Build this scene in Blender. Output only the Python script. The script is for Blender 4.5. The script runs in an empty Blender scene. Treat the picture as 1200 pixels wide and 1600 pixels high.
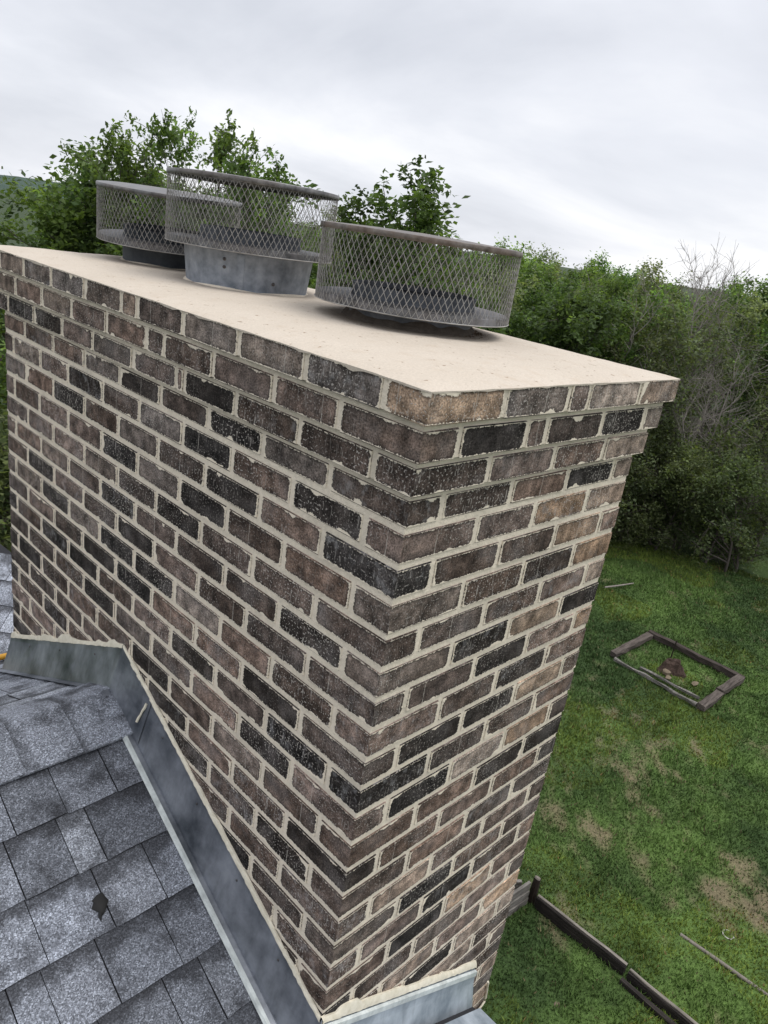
import bpy, bmesh, math, random
import numpy as np
from mathutils import Vector, Matrix

# ------------------------------------------------------------------ camera, world, sun
scene = bpy.context.scene
C = scene.collection
cam_data = bpy.data.cameras.new('camera')
cam = bpy.data.objects.new('camera', cam_data)
C.objects.link(cam)
CAM = Vector((-0.8846, -0.7506, 0.1861))
RX = Vector((0.70380, -0.69515, 0.14639))
RY = Vector((0.14687, 0.34399, 0.92742))
RZ = Vector((-0.69505, -0.63121, 0.34419))
cam.matrix_world = Matrix(((RX.x, RY.x, RZ.x, CAM.x), (RX.y, RY.y, RZ.y, CAM.y), (RX.z, RY.z, RZ.z, CAM.z), (0, 0, 0, 1)))
cam_data.sensor_fit = 'HORIZONTAL'
cam_data.sensor_width = 36
cam_data.lens = 36 * 1163.7 / 1200
cam_data.clip_start = 0.02
cam_data.clip_end = 3000
scene.camera = cam

SUN_EL, SUN_AZ = 68, -50        # degrees; azimuth measured from +x towards +y
world = bpy.data.worlds.new('World')
scene.world = world
world.use_nodes = True
wt = world.node_tree
wt.nodes.clear()


def N(t, kind, **kw):
    n = t.nodes.new(kind)
    for k, v in kw.items():
        if k in n.inputs.keys() if isinstance(k, str) else False:
            n.inputs[k].default_value = v
        else:
            setattr(n, k, v)
    return n


def L(t, a, b):
    t.links.new(a, b)


def math_n(t, op, a, b=None, c=None, clamp=False):
    n = t.nodes.new('ShaderNodeMath')
    n.operation = op
    n.use_clamp = clamp
    for i, v in enumerate((a, b, c)):
        if v is None:
            continue
        if isinstance(v, (int, float)):
            n.inputs[i].default_value = v
        else:
            t.links.new(v, n.inputs[i])
    return n.outputs[0]


def mixc(t, f, a, b, mode='MIX'):
    n = t.nodes.new('ShaderNodeMix')
    n.data_type = 'RGBA'
    n.blend_type = mode
    for s, v in ((n.inputs[0], f), (n.inputs[6], a), (n.inputs[7], b)):
        if isinstance(v, (int, float)):
            s.default_value = v
        elif isinstance(v, (tuple, list)):
            s.default_value = (*v[:3], 1)
        else:
            t.links.new(v, s)
    return n.outputs[2]


def noise(t, vec, scale, detail=4, rough=.55, dist=0.0):
    n = t.nodes.new('ShaderNodeTexNoise')
    n.inputs['Scale'].default_value = scale
    n.inputs['Detail'].default_value = detail
    n.inputs['Roughness'].default_value = rough
    n.inputs['Distortion'].default_value = dist
    if vec is not None:
        t.links.new(vec, n.inputs['Vector'])
    return n.outputs[0]


def ramp(t, f, stops):
    n = t.nodes.new('ShaderNodeValToRGB')
    e = n.color_ramp.elements
    while len(e) < len(stops):
        e.new(.5)
    for el, (p, c) in zip(e, stops):
        el.position = p
        el.color = (c, c, c, 1) if isinstance(c, (int, float)) else (*c, 1)
    t.links.new(f, n.inputs[0])
    return n.outputs[0]


def maprange(t, f, a, b, c=0.0, d=1.0):
    n = t.nodes.new('ShaderNodeMapRange')
    for i, v in enumerate((f, a, b, c, d)):
        if isinstance(v, (int, float)):
            n.inputs[i].default_value = v
        else:
            t.links.new(v, n.inputs[i])
    return n.outputs[0]


def mapping(t, vec, scale=(1, 1, 1), loc=(0, 0, 0), rot=(0, 0, 0)):
    n = t.nodes.new('ShaderNodeMapping')
    n.inputs['Scale'].default_value = scale
    n.inputs['Location'].default_value = loc
    n.inputs['Rotation'].default_value = rot
    t.links.new(vec, n.inputs['Vector'])
    return n.outputs[0]


# overcast sky: Nishita seen through a closed cloud deck
sky = wt.nodes.new('ShaderNodeTexSky')
sky.sky_type = 'NISHITA'
sky.sun_disc = False
sky.sun_elevation = math.radians(SUN_EL)
sky.sun_rotation = math.radians(90 - SUN_AZ)
tc = wt.nodes.new('ShaderNodeTexCoord')
sep = wt.nodes.new('ShaderNodeSeparateXYZ')
L(wt, tc.outputs['Generated'], sep.inputs[0])
zz = math_n(wt, 'ADD', math_n(wt, 'MAXIMUM', sep.outputs[2], 0.0), 0.24)
cmb = wt.nodes.new('ShaderNodeCombineXYZ')
L(wt, math_n(wt, 'DIVIDE', sep.outputs[0], zz), cmb.inputs[0])
L(wt, math_n(wt, 'DIVIDE', sep.outputs[1], zz), cmb.inputs[1])
cl1 = noise(wt, mapping(wt, cmb.outputs[0], (.75, .75, 1), (3.3, 1.1, 0)), 1.0, 6, .55, .3)
cl2 = noise(wt, mapping(wt, cmb.outputs[0], (.3, .3, 1), (7.3, 4.1, 0)), 1.0, 3, .5, .2)
clf = math_n(wt, 'ADD', math_n(wt, 'MULTIPLY', cl1, .6), math_n(wt, 'MULTIPLY', cl2, .4))
clc = ramp(wt, clf, [(.36, (6.5, 6.75, 7.4)), (.49, (8.2, 8.4, 9.0)), (.60, (10.2, 10.25, 10.5))])
zen = math_n(wt, 'ADD', 1.0, math_n(wt, 'MULTIPLY', math_n(wt, 'MAXIMUM', math_n(wt, 'SUBTRACT', sep.outputs[2], .25), 0.0), .75))
clz = mixc(wt, 1.0, clc, zen, 'MULTIPLY')
skc = mixc(wt, .94, sky.outputs[0], clz)
bg = wt.nodes.new('ShaderNodeBackground')
bg.inputs[1].default_value = 0.1
L(wt, skc, bg.inputs[0])
wo = wt.nodes.new('ShaderNodeOutputWorld')
L(wt, bg.outputs[0], wo.inputs[0])

sun_data = bpy.data.lights.new('sun', 'SUN')
sun_data.energy = 1.5
sun_data.angle = math.radians(32)
sun_data.color = (1, .97, .92)
sun = bpy.data.objects.new('sun', sun_data)
C.objects.link(sun)
e_, a_ = math.radians(SUN_EL), math.radians(SUN_AZ)
sdir = Vector((math.cos(e_) * math.cos(a_), math.cos(e_) * math.sin(a_), math.sin(e_)))
sun.rotation_euler = sdir.to_track_quat('Z', 'Y').to_euler()
scene.view_settings.view_transform = 'Standard'
scene.view_settings.look = 'None'
scene.view_settings.exposure = 0.1
scene.view_settings.gamma = 1
scene.view_settings.use_curve_mapping = False

GROUND = -6.0
rnd = random.Random(5)


# ------------------------------------------------------------------ helpers
def tag(o, label=None, cat=None, group=None, kind=None):
    if label: o['label'] = label
    if cat: o['category'] = cat
    if group: o['group'] = group
    if kind: o['kind'] = kind
    return o


def empty(name, loc, rot=(0, 0, 0)):
    o = bpy.data.objects.new(name, None)
    o.empty_display_size = .2
    C.objects.link(o)
    o.location = loc
    o.rotation_euler = rot
    return o


def link(name, me, parent=None, loc=(0, 0, 0), rot=(0, 0, 0)):
    o = bpy.data.objects.new(name, me)
    C.objects.link(o)
    o.location = loc
    o.rotation_euler = rot
    if parent is not None:
        o.parent = parent
    return o


def mesh_from(name, V, F, mat=None, smooth=False):
    me = bpy.data.meshes.new(name)
    me.from_pydata([tuple(v) for v in V], [], [tuple(f) for f in F])
    if mat: me.materials.append(mat)
    if smooth: me.polygons.foreach_set('use_smooth', [True] * len(me.polygons))
    me.update()
    if smooth and len(V) < 60000: me.set_sharp_from_angle(angle=math.radians(40))
    return me


def mesh_quads(name, V, Q, mat=None, smooth=False, cols=None, attr='tone'):
    """fast path: numpy verts (n,3), quads (m,4) or tris (m,3); per-face colours cols (m,3)"""
    V = np.asarray(V, np.float32); Q = np.asarray(Q, np.int32)
    k = Q.shape[1]
    me = bpy.data.meshes.new(name)
    me.vertices.add(len(V)); me.vertices.foreach_set('co', V.ravel())
    me.loops.add(Q.size); me.loops.foreach_set('vertex_index', Q.ravel())
    me.polygons.add(len(Q))
    me.polygons.foreach_set('loop_start', np.arange(0, Q.size, k, dtype=np.int32))
    me.polygons.foreach_set('loop_total', np.full(len(Q), k, np.int32))
    if smooth: me.polygons.foreach_set('use_smooth', np.ones(len(Q), bool))
    if mat: me.materials.append(mat)
    me.update(calc_edges=True)
    if cols is not None:
        a = me.color_attributes.new(attr, 'FLOAT_COLOR', 'CORNER')
        cc = np.ones((len(Q), k, 4), np.float32); cc[:, :, :3] = np.asarray(cols, np.float32)[:, None, :]
        a.data.foreach_set('color', cc.ravel())
    return me


def tube(pts, radii, n=6, cap=True):
    """V,F lists of a tube along pts"""
    V, F = [], []
    pts = [Vector(p) for p in pts]
    up = Vector((.3, .2, .93)).normalized()
    for i, p in enumerate(pts):
        d = (pts[min(i + 1, len(pts) - 1)] - pts[max(i - 1, 0)]).normalized()
        a = d.cross(up)
        if a.length < 1e-3: a = d.cross(Vector((1, 0, 0)))
        a.normalize(); b = d.cross(a)
        r = radii[i] if isinstance(radii, (list, tuple)) else radii
        for j in range(n):
            t = 2 * math.pi * j / n
            V.append(p + (a * math.cos(t) + b * math.sin(t)) * r)
    for i in range(len(pts) - 1):
        for j in range(n):
            F.append((i * n + j, i * n + (j + 1) % n, (i + 1) * n + (j + 1) % n, (i + 1) * n + j))
    if cap:
        F.append(tuple(range(n))[::-1]); F.append(tuple((len(pts) - 1) * n + j for j in range(n)))
    return V, F


def merge(parts):
    V, F = [], []
    for v, f in parts:
        o = len(V); V += list(v); F += [tuple(i + o for i in q) for q in f]
    return V, F


def boxVF(x0, x1, y0, y1, z0, z1):
    V = [(x0, y0, z0), (x1, y0, z0), (x1, y1, z0), (x0, y1, z0), (x0, y0, z1), (x1, y0, z1), (x1, y1, z1), (x0, y1, z1)]
    F = [(0, 3, 2, 1), (4, 5, 6, 7), (0, 1, 5, 4), (1, 2, 6, 5), (2, 3, 7, 6), (3, 0, 4, 7)]
    return V, F


def newmat(name, rough=.8, metal=0.0):
    m = bpy.data.materials.new(name)
    m.use_nodes = True
    t = m.node_tree
    b = t.nodes['Principled BSDF']
    b.inputs['Roughness'].default_value = rough
    b.inputs['Metallic'].default_value = metal
    b.inputs['Specular IOR Level'].default_value = .3
    return m, t, b


def bump(t, b, h, strength=.5, dist=.002):
    n = t.nodes.new('ShaderNodeBump')
    n.inputs['Strength'].default_value = strength
    n.inputs['Distance'].default_value = dist
    t.links.new(h, n.inputs['Height'])
    t.links.new(n.outputs[0], b.inputs['Normal'])


def objco(t):
    return t.nodes.new('ShaderNodeTexCoord').outputs['Object']


MORTAR = (.80, .71, .58)


# ------------------------------------------------------------------ materials
def mat_brick(name, use_attr=False):
    m, t, b = newmat(name, .9)
    b.inputs['Specular IOR Level'].default_value = .12
    uv = t.nodes.new('ShaderNodeUVMap'); uv.uv_map = 'face'
    dm = t.nodes.new('ShaderNodeUVMap'); dm.uv_map = 'dim'
    oi = t.nodes.new('ShaderNodeObjectInfo')
    if use_attr:
        at = t.nodes.new('ShaderNodeAttribute'); at.attribute_name = 'tone'
        base = at.outputs['Color']
        seedv = at.outputs['Vector']
        sc = t.nodes.new('ShaderNodeVectorMath'); sc.operation = 'SCALE'; L(t, seedv, sc.inputs[0]); sc.inputs['Scale'].default_value = 333
        off = sc.outputs[0]
    else:
        base = oi.outputs['Color']
        cx = t.nodes.new('ShaderNodeCombineXYZ')
        L(t, math_n(t, 'MULTIPLY', oi.outputs['Random'], 37.0), cx.inputs[0])
        L(t, math_n(t, 'MULTIPLY', oi.outputs['Random'], 91.0), cx.inputs[1])
        off = cx.outputs[0]
    add = t.nodes.new('ShaderNodeVectorMath'); add.operation = 'ADD'
    L(t, uv.outputs[0], add.inputs[0]); L(t, off, add.inputs[1])
    v = add.outputs[0]
    # rounded rectangle distance
    su = t.nodes.new('ShaderNodeSeparateXYZ'); L(t, uv.outputs[0], su.inputs[0])
    sd = t.nodes.new('ShaderNodeSeparateXYZ'); L(t, dm.outputs[0], sd.inputs[0])
    r = .011
    q = [math_n(t, 'SUBTRACT', math_n(t, 'ABSOLUTE', su.outputs[i]), math_n(t, 'SUBTRACT', sd.outputs[i], r)) for i in (0, 1)]
    qm = [math_n(t, 'MAXIMUM', x, 0.0) for x in q]
    ln = math_n(t, 'SQRT', math_n(t, 'ADD', math_n(t, 'MULTIPLY', qm[0], qm[0]), math_n(t, 'MULTIPLY', qm[1], qm[1])))
    sdf = math_n(t, 'SUBTRACT', math_n(t, 'ADD', ln, math_n(t, 'MINIMUM', math_n(t, 'MAXIMUM', q[0], q[1]), 0.0)), r)
    ne = noise(t, v, 120, 3, .7)
    nb = noise(t, v, 14, 2, .5)
    ne2 = noise(t, v, 260, 2, .6)
    edge = math_n(t, 'ADD', sdf, math_n(t, 'MULTIPLY', math_n(t, 'SUBTRACT', ne, .5), .010))
    edge = math_n(t, 'ADD', edge, math_n(t, 'MULTIPLY', math_n(t, 'SUBTRACT', ne2, .5), .007))
    edge = math_n(t, 'ADD', edge, math_n(t, 'MULTIPLY', math_n(t, 'MAXIMUM', math_n(t, 'SUBTRACT', nb, .60), 0.0), .075))
    mmask = maprange(t, edge, -.0030, -.0017)
    rim = math_n(t, 'SUBTRACT', maprange(t, edge, -.0080, -.0036), mmask, clamp=True)
    # tone variation inside a brick
    n1 = noise(t, v, 28, 4, .6)
    n2 = noise(t, v, 9, 2, .5)
    n3 = noise(t, v, 260, 2, .6)
    col = mixc(t, 1.0, base, ramp(t, n1, [(.32, .36), (.5, 1.0), (.68, 2.1)]), 'MULTIPLY')
    col = mixc(t, math_n(t, 'MULTIPLY', ramp(t, n2, [(.5, 0.0), (.72, 1.0)]), .38), col, (.24, .215, .205))
    col = mixc(t, 1.0, col, ramp(t, n3, [(.32, .5), (.68, 1.6)]), 'MULTIPLY')
    col = mixc(t, math_n(t, 'MULTIPLY', rim, .6), col, (.018, .016, .016))
    gp = t.nodes.new('ShaderNodeNewGeometry').outputs['Position']
    col = mixc(t, 1.0, col, ramp(t, noise(t, gp, 2.6, 3, .55), [(.36, .62), (.5, 1.0), (.64, 1.25)]), 'MULTIPLY')
    # mortar spatter and vertical drips
    sp1 = ramp(t, noise(t, v, 210, 1.5, .5), [(.61, 0.0), (.65, 1.0)])
    sp2 = ramp(t, noise(t, mapping(t, v, (250, 24, 1)), 1.0, 2, .6), [(.63, 0.0), (.67, 1.0)])
    msk = math_n(t, 'MULTIPLY', ramp(t, noise(t, v, 5, 1, .5), [(.36, .1), (.56, 1.0)]), maprange(t, noise(t, off, 3.7, 0, .5), .35, .6, .35, 1.25))
    sp = math_n(t, 'MULTIPLY', math_n(t, 'MAXIMUM', sp1, math_n(t, 'MULTIPLY', sp2, .8)), msk)
    col = mixc(t, math_n(t, 'MULTIPLY', sp, .72), col, (.50, .46, .42))
    # white bloom on a few bricks
    wn = noise(t, mapping(t, v, (42, 30, 1)), 1.0, 4, .7)
    col = mixc(t, math_n(t, 'MULTIPLY', math_n(t, 'MULTIPLY', ramp(t, wn, [(.52, 0.0), (.7, 1.0)]), ramp(t, noise(t, off, 5.3, 0, .5), [(.60, .06), (.68, 1.0)])), .42), col, (.46, .45, .45))
    if not use_attr:
        pos = math_n(t, 'MULTIPLY', math_n(t, 'SUBTRACT', math_n(t, 'FRACT', math_n(t, 'MULTIPLY', oi.outputs['Random'], 13.7)), .5), .11)
        has = math_n(t, 'LESS_THAN', math_n(t, 'FRACT', math_n(t, 'MULTIPLY', oi.outputs['Random'], 51.3)), .3)
        dl = math_n(t, 'ABSOLUTE', math_n(t, 'SUBTRACT', math_n(t, 'ADD', su.outputs[0], math_n(t, 'MULTIPLY', noise(t, v, 60, 1, .5), .003)), pos))
        line = math_n(t, 'MULTIPLY', math_n(t, 'LESS_THAN', dl, .0011), has)
        col = mixc(t, math_n(t, 'MULTIPLY', line, math_n(t, 'MULTIPLY', ramp(t, ne, [(.35, .1), (.6, 1.)]), .7)), col, (.5, .46, .41))
    mc = mixc(t, noise(t, v, 60, 3, .6), tuple(x * .8 for x in MORTAR), tuple(x * 1.12 for x in MORTAR))
    col = mixc(t, mmask, col, mc)
    L(t, col, b.inputs['Base Color'])
    h = math_n(t, 'ADD', math_n(t, 'MULTIPLY', n1, .6), math_n(t, 'ADD', math_n(t, 'MULTIPLY', n3, .25), math_n(t, 'MULTIPLY', math_n(t, 'ADD', sp, mmask), .35)))
    bump(t, b, h, .7, .0022)
    return m


M = {}
M['brick'] = mat_brick('brick_clay')
M['brick_far'] = mat_brick('brick_clay_joined', True)

m, t, b = newmat('mortar', .95)
v = objco(t)
n1 = noise(t, v, 90, 5, .7); n2 = noise(t, v, 7, 3, .5)
c = mixc(t, n1, tuple(x * .72 for x in MORTAR), tuple(x * 1.2 for x in MORTAR))
c = mixc(t, math_n(t, 'MULTIPLY', ramp(t, n2, [(.5, 0.), (.75, 1.)]), .35), c, (.30, .27, .22))
L(t, c, b.inputs['Base Color']); bump(t, b, math_n(t, 'ADD', n1, math_n(t, 'MULTIPLY', n2, .5)), .9, .004)
M['mortar'] = m

m, t, b = newmat('crown_cement', .9)
v = objco(t)
n1 = noise(t, v, 260, 3, .6); n2 = noise(t, v, 5, 4, .5); n3 = noise(t, v, 70, 2, .5)
c = mixc(t, n2, (.495, .43, .352), (.59, .522, .44))
c = mixc(t, 1.0, c, ramp(t, n1, [(.25, .86), (.7, 1.07)]), 'MULTIPLY')
c = mixc(t, math_n(t, 'MULTIPLY', ramp(t, n3, [(.69, 0.), (.73, 1.)]), .8), c, (.20, .13, .08))
n4 = noise(t, v, 26, 4, .65)
c = mixc(t, math_n(t, 'MULTIPLY', ramp(t, n4, [(.54, 0.), (.72, 1.)]), .35), c, (.44, .35, .26))
vo = t.nodes.new('ShaderNodeTexVoronoi'); vo.feature = 'DISTANCE_TO_EDGE'; vo.inputs['Scale'].default_value = 2.6
dv = t.nodes.new('ShaderNodeVectorMath'); dv.operation = 'ADD'
nn_ = t.nodes.new('ShaderNodeTexNoise'); nn_.inputs['Scale'].default_value = 7; nn_.inputs['Detail'].default_value = 5
L(t, v, nn_.inputs['Vector']); sc_ = t.nodes.new('ShaderNodeVectorMath'); sc_.operation = 'SCALE'; sc_.inputs['Scale'].default_value = .35
L(t, nn_.outputs['Color'], sc_.inputs[0]); L(t, v, dv.inputs[0]); L(t, sc_.outputs[0], dv.inputs[1]); L(t, dv.outputs[0], vo.inputs['Vector'])
crk = math_n(t, 'MULTIPLY', math_n(t, 'LESS_THAN', vo.outputs['Distance'], .0035), ramp(t, noise(t, v, 3.1, 2, .5), [(.52, 0.), (.6, 1.)]))
c = mixc(t, math_n(t, 'MULTIPLY', crk, .45), c, (.25, .19, .14))
# soot and rust wash round the flues
for (fx, fy, fr, ff) in ((.52, .54, .165, .55), (.423, 1.10, .178, .4), (.442, 1.575, .15, .4)):
    ctr = t.nodes.new('ShaderNodeVectorMath'); ctr.operation = 'DISTANCE'
    flat = mapping(t, v, (1, 1, 0)); L(t, flat, ctr.inputs[0]); ctr.inputs[1].default_value = (fx, fy, 0)
    dd_ = math_n(t, 'ADD', math_n(t, 'SUBTRACT', ctr.outputs['Value'], fr), math_n(t, 'MULTIPLY', math_n(t, 'SUBTRACT', n4, .5), .10))
    c = mixc(t, math_n(t, 'MULTIPLY', maprange(t, dd_, .055, -.01), ff), c, (.27, .21, .165))
L(t, c, b.inputs['Base Color']); bump(t, b, math_n(t, 'ADD', math_n(t, 'MULTIPLY', n1, .5), math_n(t, 'ADD', n4, math_n(t, 'MULTIPLY', noise(t, mapping(t, v, (6, 22, 6), (0, 0, 0), (0, 0, .5)), 1.0, 3, .5), 2.5))), .6, .003)
M['crown'] = m

m, t, b = newmat('sealant', .6)
v = objco(t)
n1 = noise(t, v, 60, 4, .6)
c = mixc(t, n1, (.5, .45, .33), (.85, .80, .68))
L(t, c, b.inputs['Base Color']); bump(t, b, n1, .6, .003)
M['sealant'] = m


def mat_metal(name, c1, c2, rough, metal=.85, sc=18, streak=True, rust=None):
    m, t, b = newmat(name, rough, metal)
    v = objco(t)
    n1 = noise(t, v, sc, 5, .6)
    n2 = noise(t, mapping(t, v, (40, 40, 4)), 1.0, 3, .6)
    c = mixc(t, ramp(t, n1, [(.3, 0.), (.7, 1.)]), c1, c2)
    if streak:
        c = mixc(t, math_n(t, 'MULTIPLY', ramp(t, n2, [(.5, 0.), (.75, 1.)]), .3), c, tuple(x * .45 for x in c1))
    if rust:
        n3 = noise(t, v, 9, 4, .7)
        rf = ramp(t, n3, [(.42, 0.), (.6, 1.)])
        c = mixc(t, math_n(t, 'MULTIPLY', rf, rust), c, (.13, .085, .06))
        L(t, math_n(t, 'SUBTRACT', metal, math_n(t, 'MULTIPLY', rf, metal * rust)), b.inputs['Metallic'])
    L(t, c, b.inputs['Base Color'])
    L(t, math_n(t, 'ADD', rough - .1, math_n(t, 'MULTIPLY', n1, .25)), b.inputs['Roughness'])
    bump(t, b, noise(t, v, sc * .5, 3, .5), .25, .004)
    return m


M['galv'] = mat_metal('galvanised_collar', (.16, .185, .22), (.36, .39, .44), .5, .5, 30)
M['galv_mid'] = mat_metal('dull_inner_collar', (.07, .078, .09), (.19, .20, .22), .55, .5, 30)
M['galv_dark'] = mat_metal('weathered_dark_collar', (.04, .045, .055), (.10, .11, .12), .6, .5)
M['lid'] = mat_metal('weathered_lid', (.07, .06, .053), (.24, .215, .195), .42, .7, 45, True, .5)
M['lid_grey'] = mat_metal('grey_lid', (.07, .07, .07), (.24, .235, .23), .38, .75, 45, True, .25)
M['pan'] = mat_metal('weathered_pan', (.10, .10, .10), (.26, .26, .27), .5, .6, 40, True, .2)
M['wire'] = mat_metal('mesh_wire', (.20, .196, .187), (.42, .41, .39), .6, .15, 30, False, .2)
M['flash'] = mat_metal('flashing_metal', (.055, .064, .078), (.34, .36, .40), .34, .5, 7)
M['flash_light'] = mat_metal('flashing_metal_pale', (.22, .26, .30), (.52, .57, .62), .5, .35, 12)
M['hem'] = mat_metal('flashing_hem_metal', (.45, .48, .47), (.72, .76, .74), .5, .2, 30)

# shingles: object colour times granules
m, t, b = newmat('shingle_granules', .95)
oi = t.nodes.new('ShaderNodeObjectInfo')
geo = t.nodes.new('ShaderNodeNewGeometry')
P_ = geo.outputs['Position']
vg = t.nodes.new('ShaderNodeTexVoronoi'); vg.inputs['Scale'].default_value = 400; L(t, P_, vg.inputs['Vector'])
sg = t.nodes.new('ShaderNodeSeparateXYZ'); L(t, vg.outputs['Color'], sg.inputs[0])
g1 = sg.outputs[0]
g2 = noise(t, P_, 170, 2, .6)
g3 = noise(t, P_, 9, 5, .6)
g4 = noise(t, P_, 30, 4, .65)
c = mixc(t, 1.0, oi.outputs['Color'], ramp(t, g1, [(.0, .38), (.35, .68), (.7, 1.05), (.92, 1.5), (1.0, 2.1)]), 'MULTIPLY')
c = mixc(t, 1.0, c, ramp(t, g2, [(.3, .85), (.7, 1.15)]), 'MULTIPLY')
uv = t.nodes.new('ShaderNodeUVMap'); uv.uv_map = 'face'
su = t.nodes.new('ShaderNodeSeparateXYZ'); L(t, uv.outputs[0], su.inputs[0])
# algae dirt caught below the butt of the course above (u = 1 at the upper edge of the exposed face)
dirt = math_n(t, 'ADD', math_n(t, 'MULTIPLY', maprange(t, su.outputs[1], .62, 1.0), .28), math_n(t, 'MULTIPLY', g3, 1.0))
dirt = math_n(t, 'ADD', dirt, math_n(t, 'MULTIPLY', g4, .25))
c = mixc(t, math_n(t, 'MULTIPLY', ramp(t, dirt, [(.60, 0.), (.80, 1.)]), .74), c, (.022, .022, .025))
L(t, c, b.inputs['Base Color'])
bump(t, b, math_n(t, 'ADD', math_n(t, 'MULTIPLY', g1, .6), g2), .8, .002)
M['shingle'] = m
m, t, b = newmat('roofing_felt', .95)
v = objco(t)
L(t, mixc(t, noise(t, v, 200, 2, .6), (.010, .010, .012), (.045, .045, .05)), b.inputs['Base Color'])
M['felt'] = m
m, t, b = newmat('roof_tar', .55)
b.inputs['Base Color'].default_value = (.008, .008, .008, 1)
M['tar'] = m


def mat_wood(name, c1, c2, axis=0):
    m, t, b = newmat(name, .9)
    v = objco(t)
    s = [55, 55, 55]; s[axis] = 3
    n1 = noise(t, mapping(t, v, tuple(s)), 1.0, 4, .6)
    n2 = noise(t, v, 5, 3, .6)
    c = mixc(t, ramp(t, n1, [(.32, 0.), (.68, 1.)]), c1, c2)
    c = mixc(t, math_n(t, 'MULTIPLY', ramp(t, n2, [(.45, 0.), (.7, 1.)]), .5), c, tuple(x * .4 for x in c1))
    L(t, c, b.inputs['Base Color']); bump(t, b, n1, .8, .012)
    return m


M['tie_x'] = mat_wood('old_timber_x', (.045, .035, .030), (.15, .125, .11), 0)
M['tie_y'] = mat_wood('old_timber_y', (.030, .022, .019), (.085, .068, .060), 1)
M['plank'] = mat_wood('grey_plank', (.10, .09, .08), (.26, .245, .225), 0)
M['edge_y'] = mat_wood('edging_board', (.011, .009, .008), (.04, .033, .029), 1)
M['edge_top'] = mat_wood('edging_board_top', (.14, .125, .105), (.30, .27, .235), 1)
m, t, b = newmat('grey_pipe', .7); v = objco(t)
L(t, mixc(t, noise(t, v, 20, 3, .6), (.12, .105, .09), (.25, .22, .19)), b.inputs['Base Color']); M['pipe'] = m
m, t, b = newmat('tan_stone', .9); v = objco(t)
L(t, mixc(t, noise(t, v, 14, 4, .6), (.10, .08, .055), (.24, .19, .135)), b.inputs['Base Color']); M['stone'] = m
m, t, b = newmat('dark_stump', .95); v = objco(t); n = noise(t, mapping(t, v, (30, 30, 6)), 1., 4, .6)
L(t, mixc(t, n, (.018, .012, .010), (.10, .065, .05)), b.inputs['Base Color']); bump(t, b, n, .9, .03); M['stump'] = m
m, t, b = newmat('rusty_rod', .8); b.inputs['Base Color'].default_value = (.02, .013, .01, 1); M['rod'] = m
m, t, b = newmat('yellow_handle', .45); v = objco(t)
L(t, mixc(t, noise(t, v, 40, 3, .6), (.62, .30, .03), (.78, .42, .06)), b.inputs['Base Color']); M['yellow'] = m
m, t, b = newmat('pvc_white', .5); b.inputs['Base Color'].default_value = (.5, .48, .45, 1); M['pvc'] = m
m, t, b = newmat('screw_head', .4, .8); b.inputs['Base Color'].default_value = (.12, .11, .11, 1); M['screw'] = m
m, t, b = newmat('leaf_litter', .95); v = objco(t)
L(t, mixc(t, noise(t, v, 200, 2, .6), (.07, .045, .03), (.26, .19, .13)), b.inputs['Base Color']); M['litter'] = m
m, t, b = newmat('old_cement', .95); v = objco(t); n = noise(t, v, 60, 4, .6)
L(t, mixc(t, n, (.05, .042, .036), (.20, .17, .14)), b.inputs['Base Color']); bump(t, b, n, .8, .005); M['old_cement'] = m
m, t, b = newmat('house_paint', .8); v = objco(t)
L(t, mixc(t, noise(t, v, 3, 3, .6), (.45, .42, .36), (.55, .52, .46)), b.inputs['Base Color']); M['fascia'] = m

m, t, b = newmat('bark', .95); v = objco(t)
n = noise(t, mapping(t, v, (12, 12, 3)), 1.0, 4, .6)
L(t, mixc(t, n, (.05, .04, .034), (.15, .13, .115)), b.inputs['Base Color']); bump(t, b, n, .7, .01); M['bark'] = m
m, t, b = newmat('bare_bark', .95); v = objco(t)
n = noise(t, mapping(t, v, (12, 12, 3)), 1.0, 4, .6)
L(t, mixc(t, n, (.15, .13, .115), (.33, .30, .27)), b.inputs['Base Color']); M['bare_bark'] = m


def mat_leaf(name):
    m, t, b = newmat(name, .6)
    at = t.nodes.new('ShaderNodeAttribute'); at.attribute_name = 'tone'
    oi = t.nodes.new('ShaderNodeObjectInfo')
    hsv = t.nodes.new('ShaderNodeHueSaturation')
    L(t, at.outputs['Color'], hsv.inputs['Color'])
    L(t, maprange(t, oi.outputs['Random'], 0., 1., .485, .512), hsv.inputs['Hue'])
    L(t, maprange(t, math_n(t, 'FRACT', math_n(t, 'MULTIPLY', oi.outputs['Random'], 7.3)), 0., 1., .8, 1.2), hsv.inputs['Value'])
    L(t, hsv.outputs[0], b.inputs['Base Color'])
    tr = t.nodes.new('ShaderNodeBsdfTranslucent')
    L(t, mixc(t, 1.0, hsv.outputs[0], (1.3, 1.35, .6), 'MULTIPLY'), tr.inputs[0])
    mx = t.nodes.new('ShaderNodeMixShader'); mx.inputs[0].default_value = .45
    out = t.nodes['Material Output']
    L(t, b.outputs[0], mx.inputs[1]); L(t, tr.outputs[0], mx.inputs[2]); L(t, mx.outputs[0], out.inputs[0])
    return m


M['leaf'] = mat_leaf('leaf')

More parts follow.
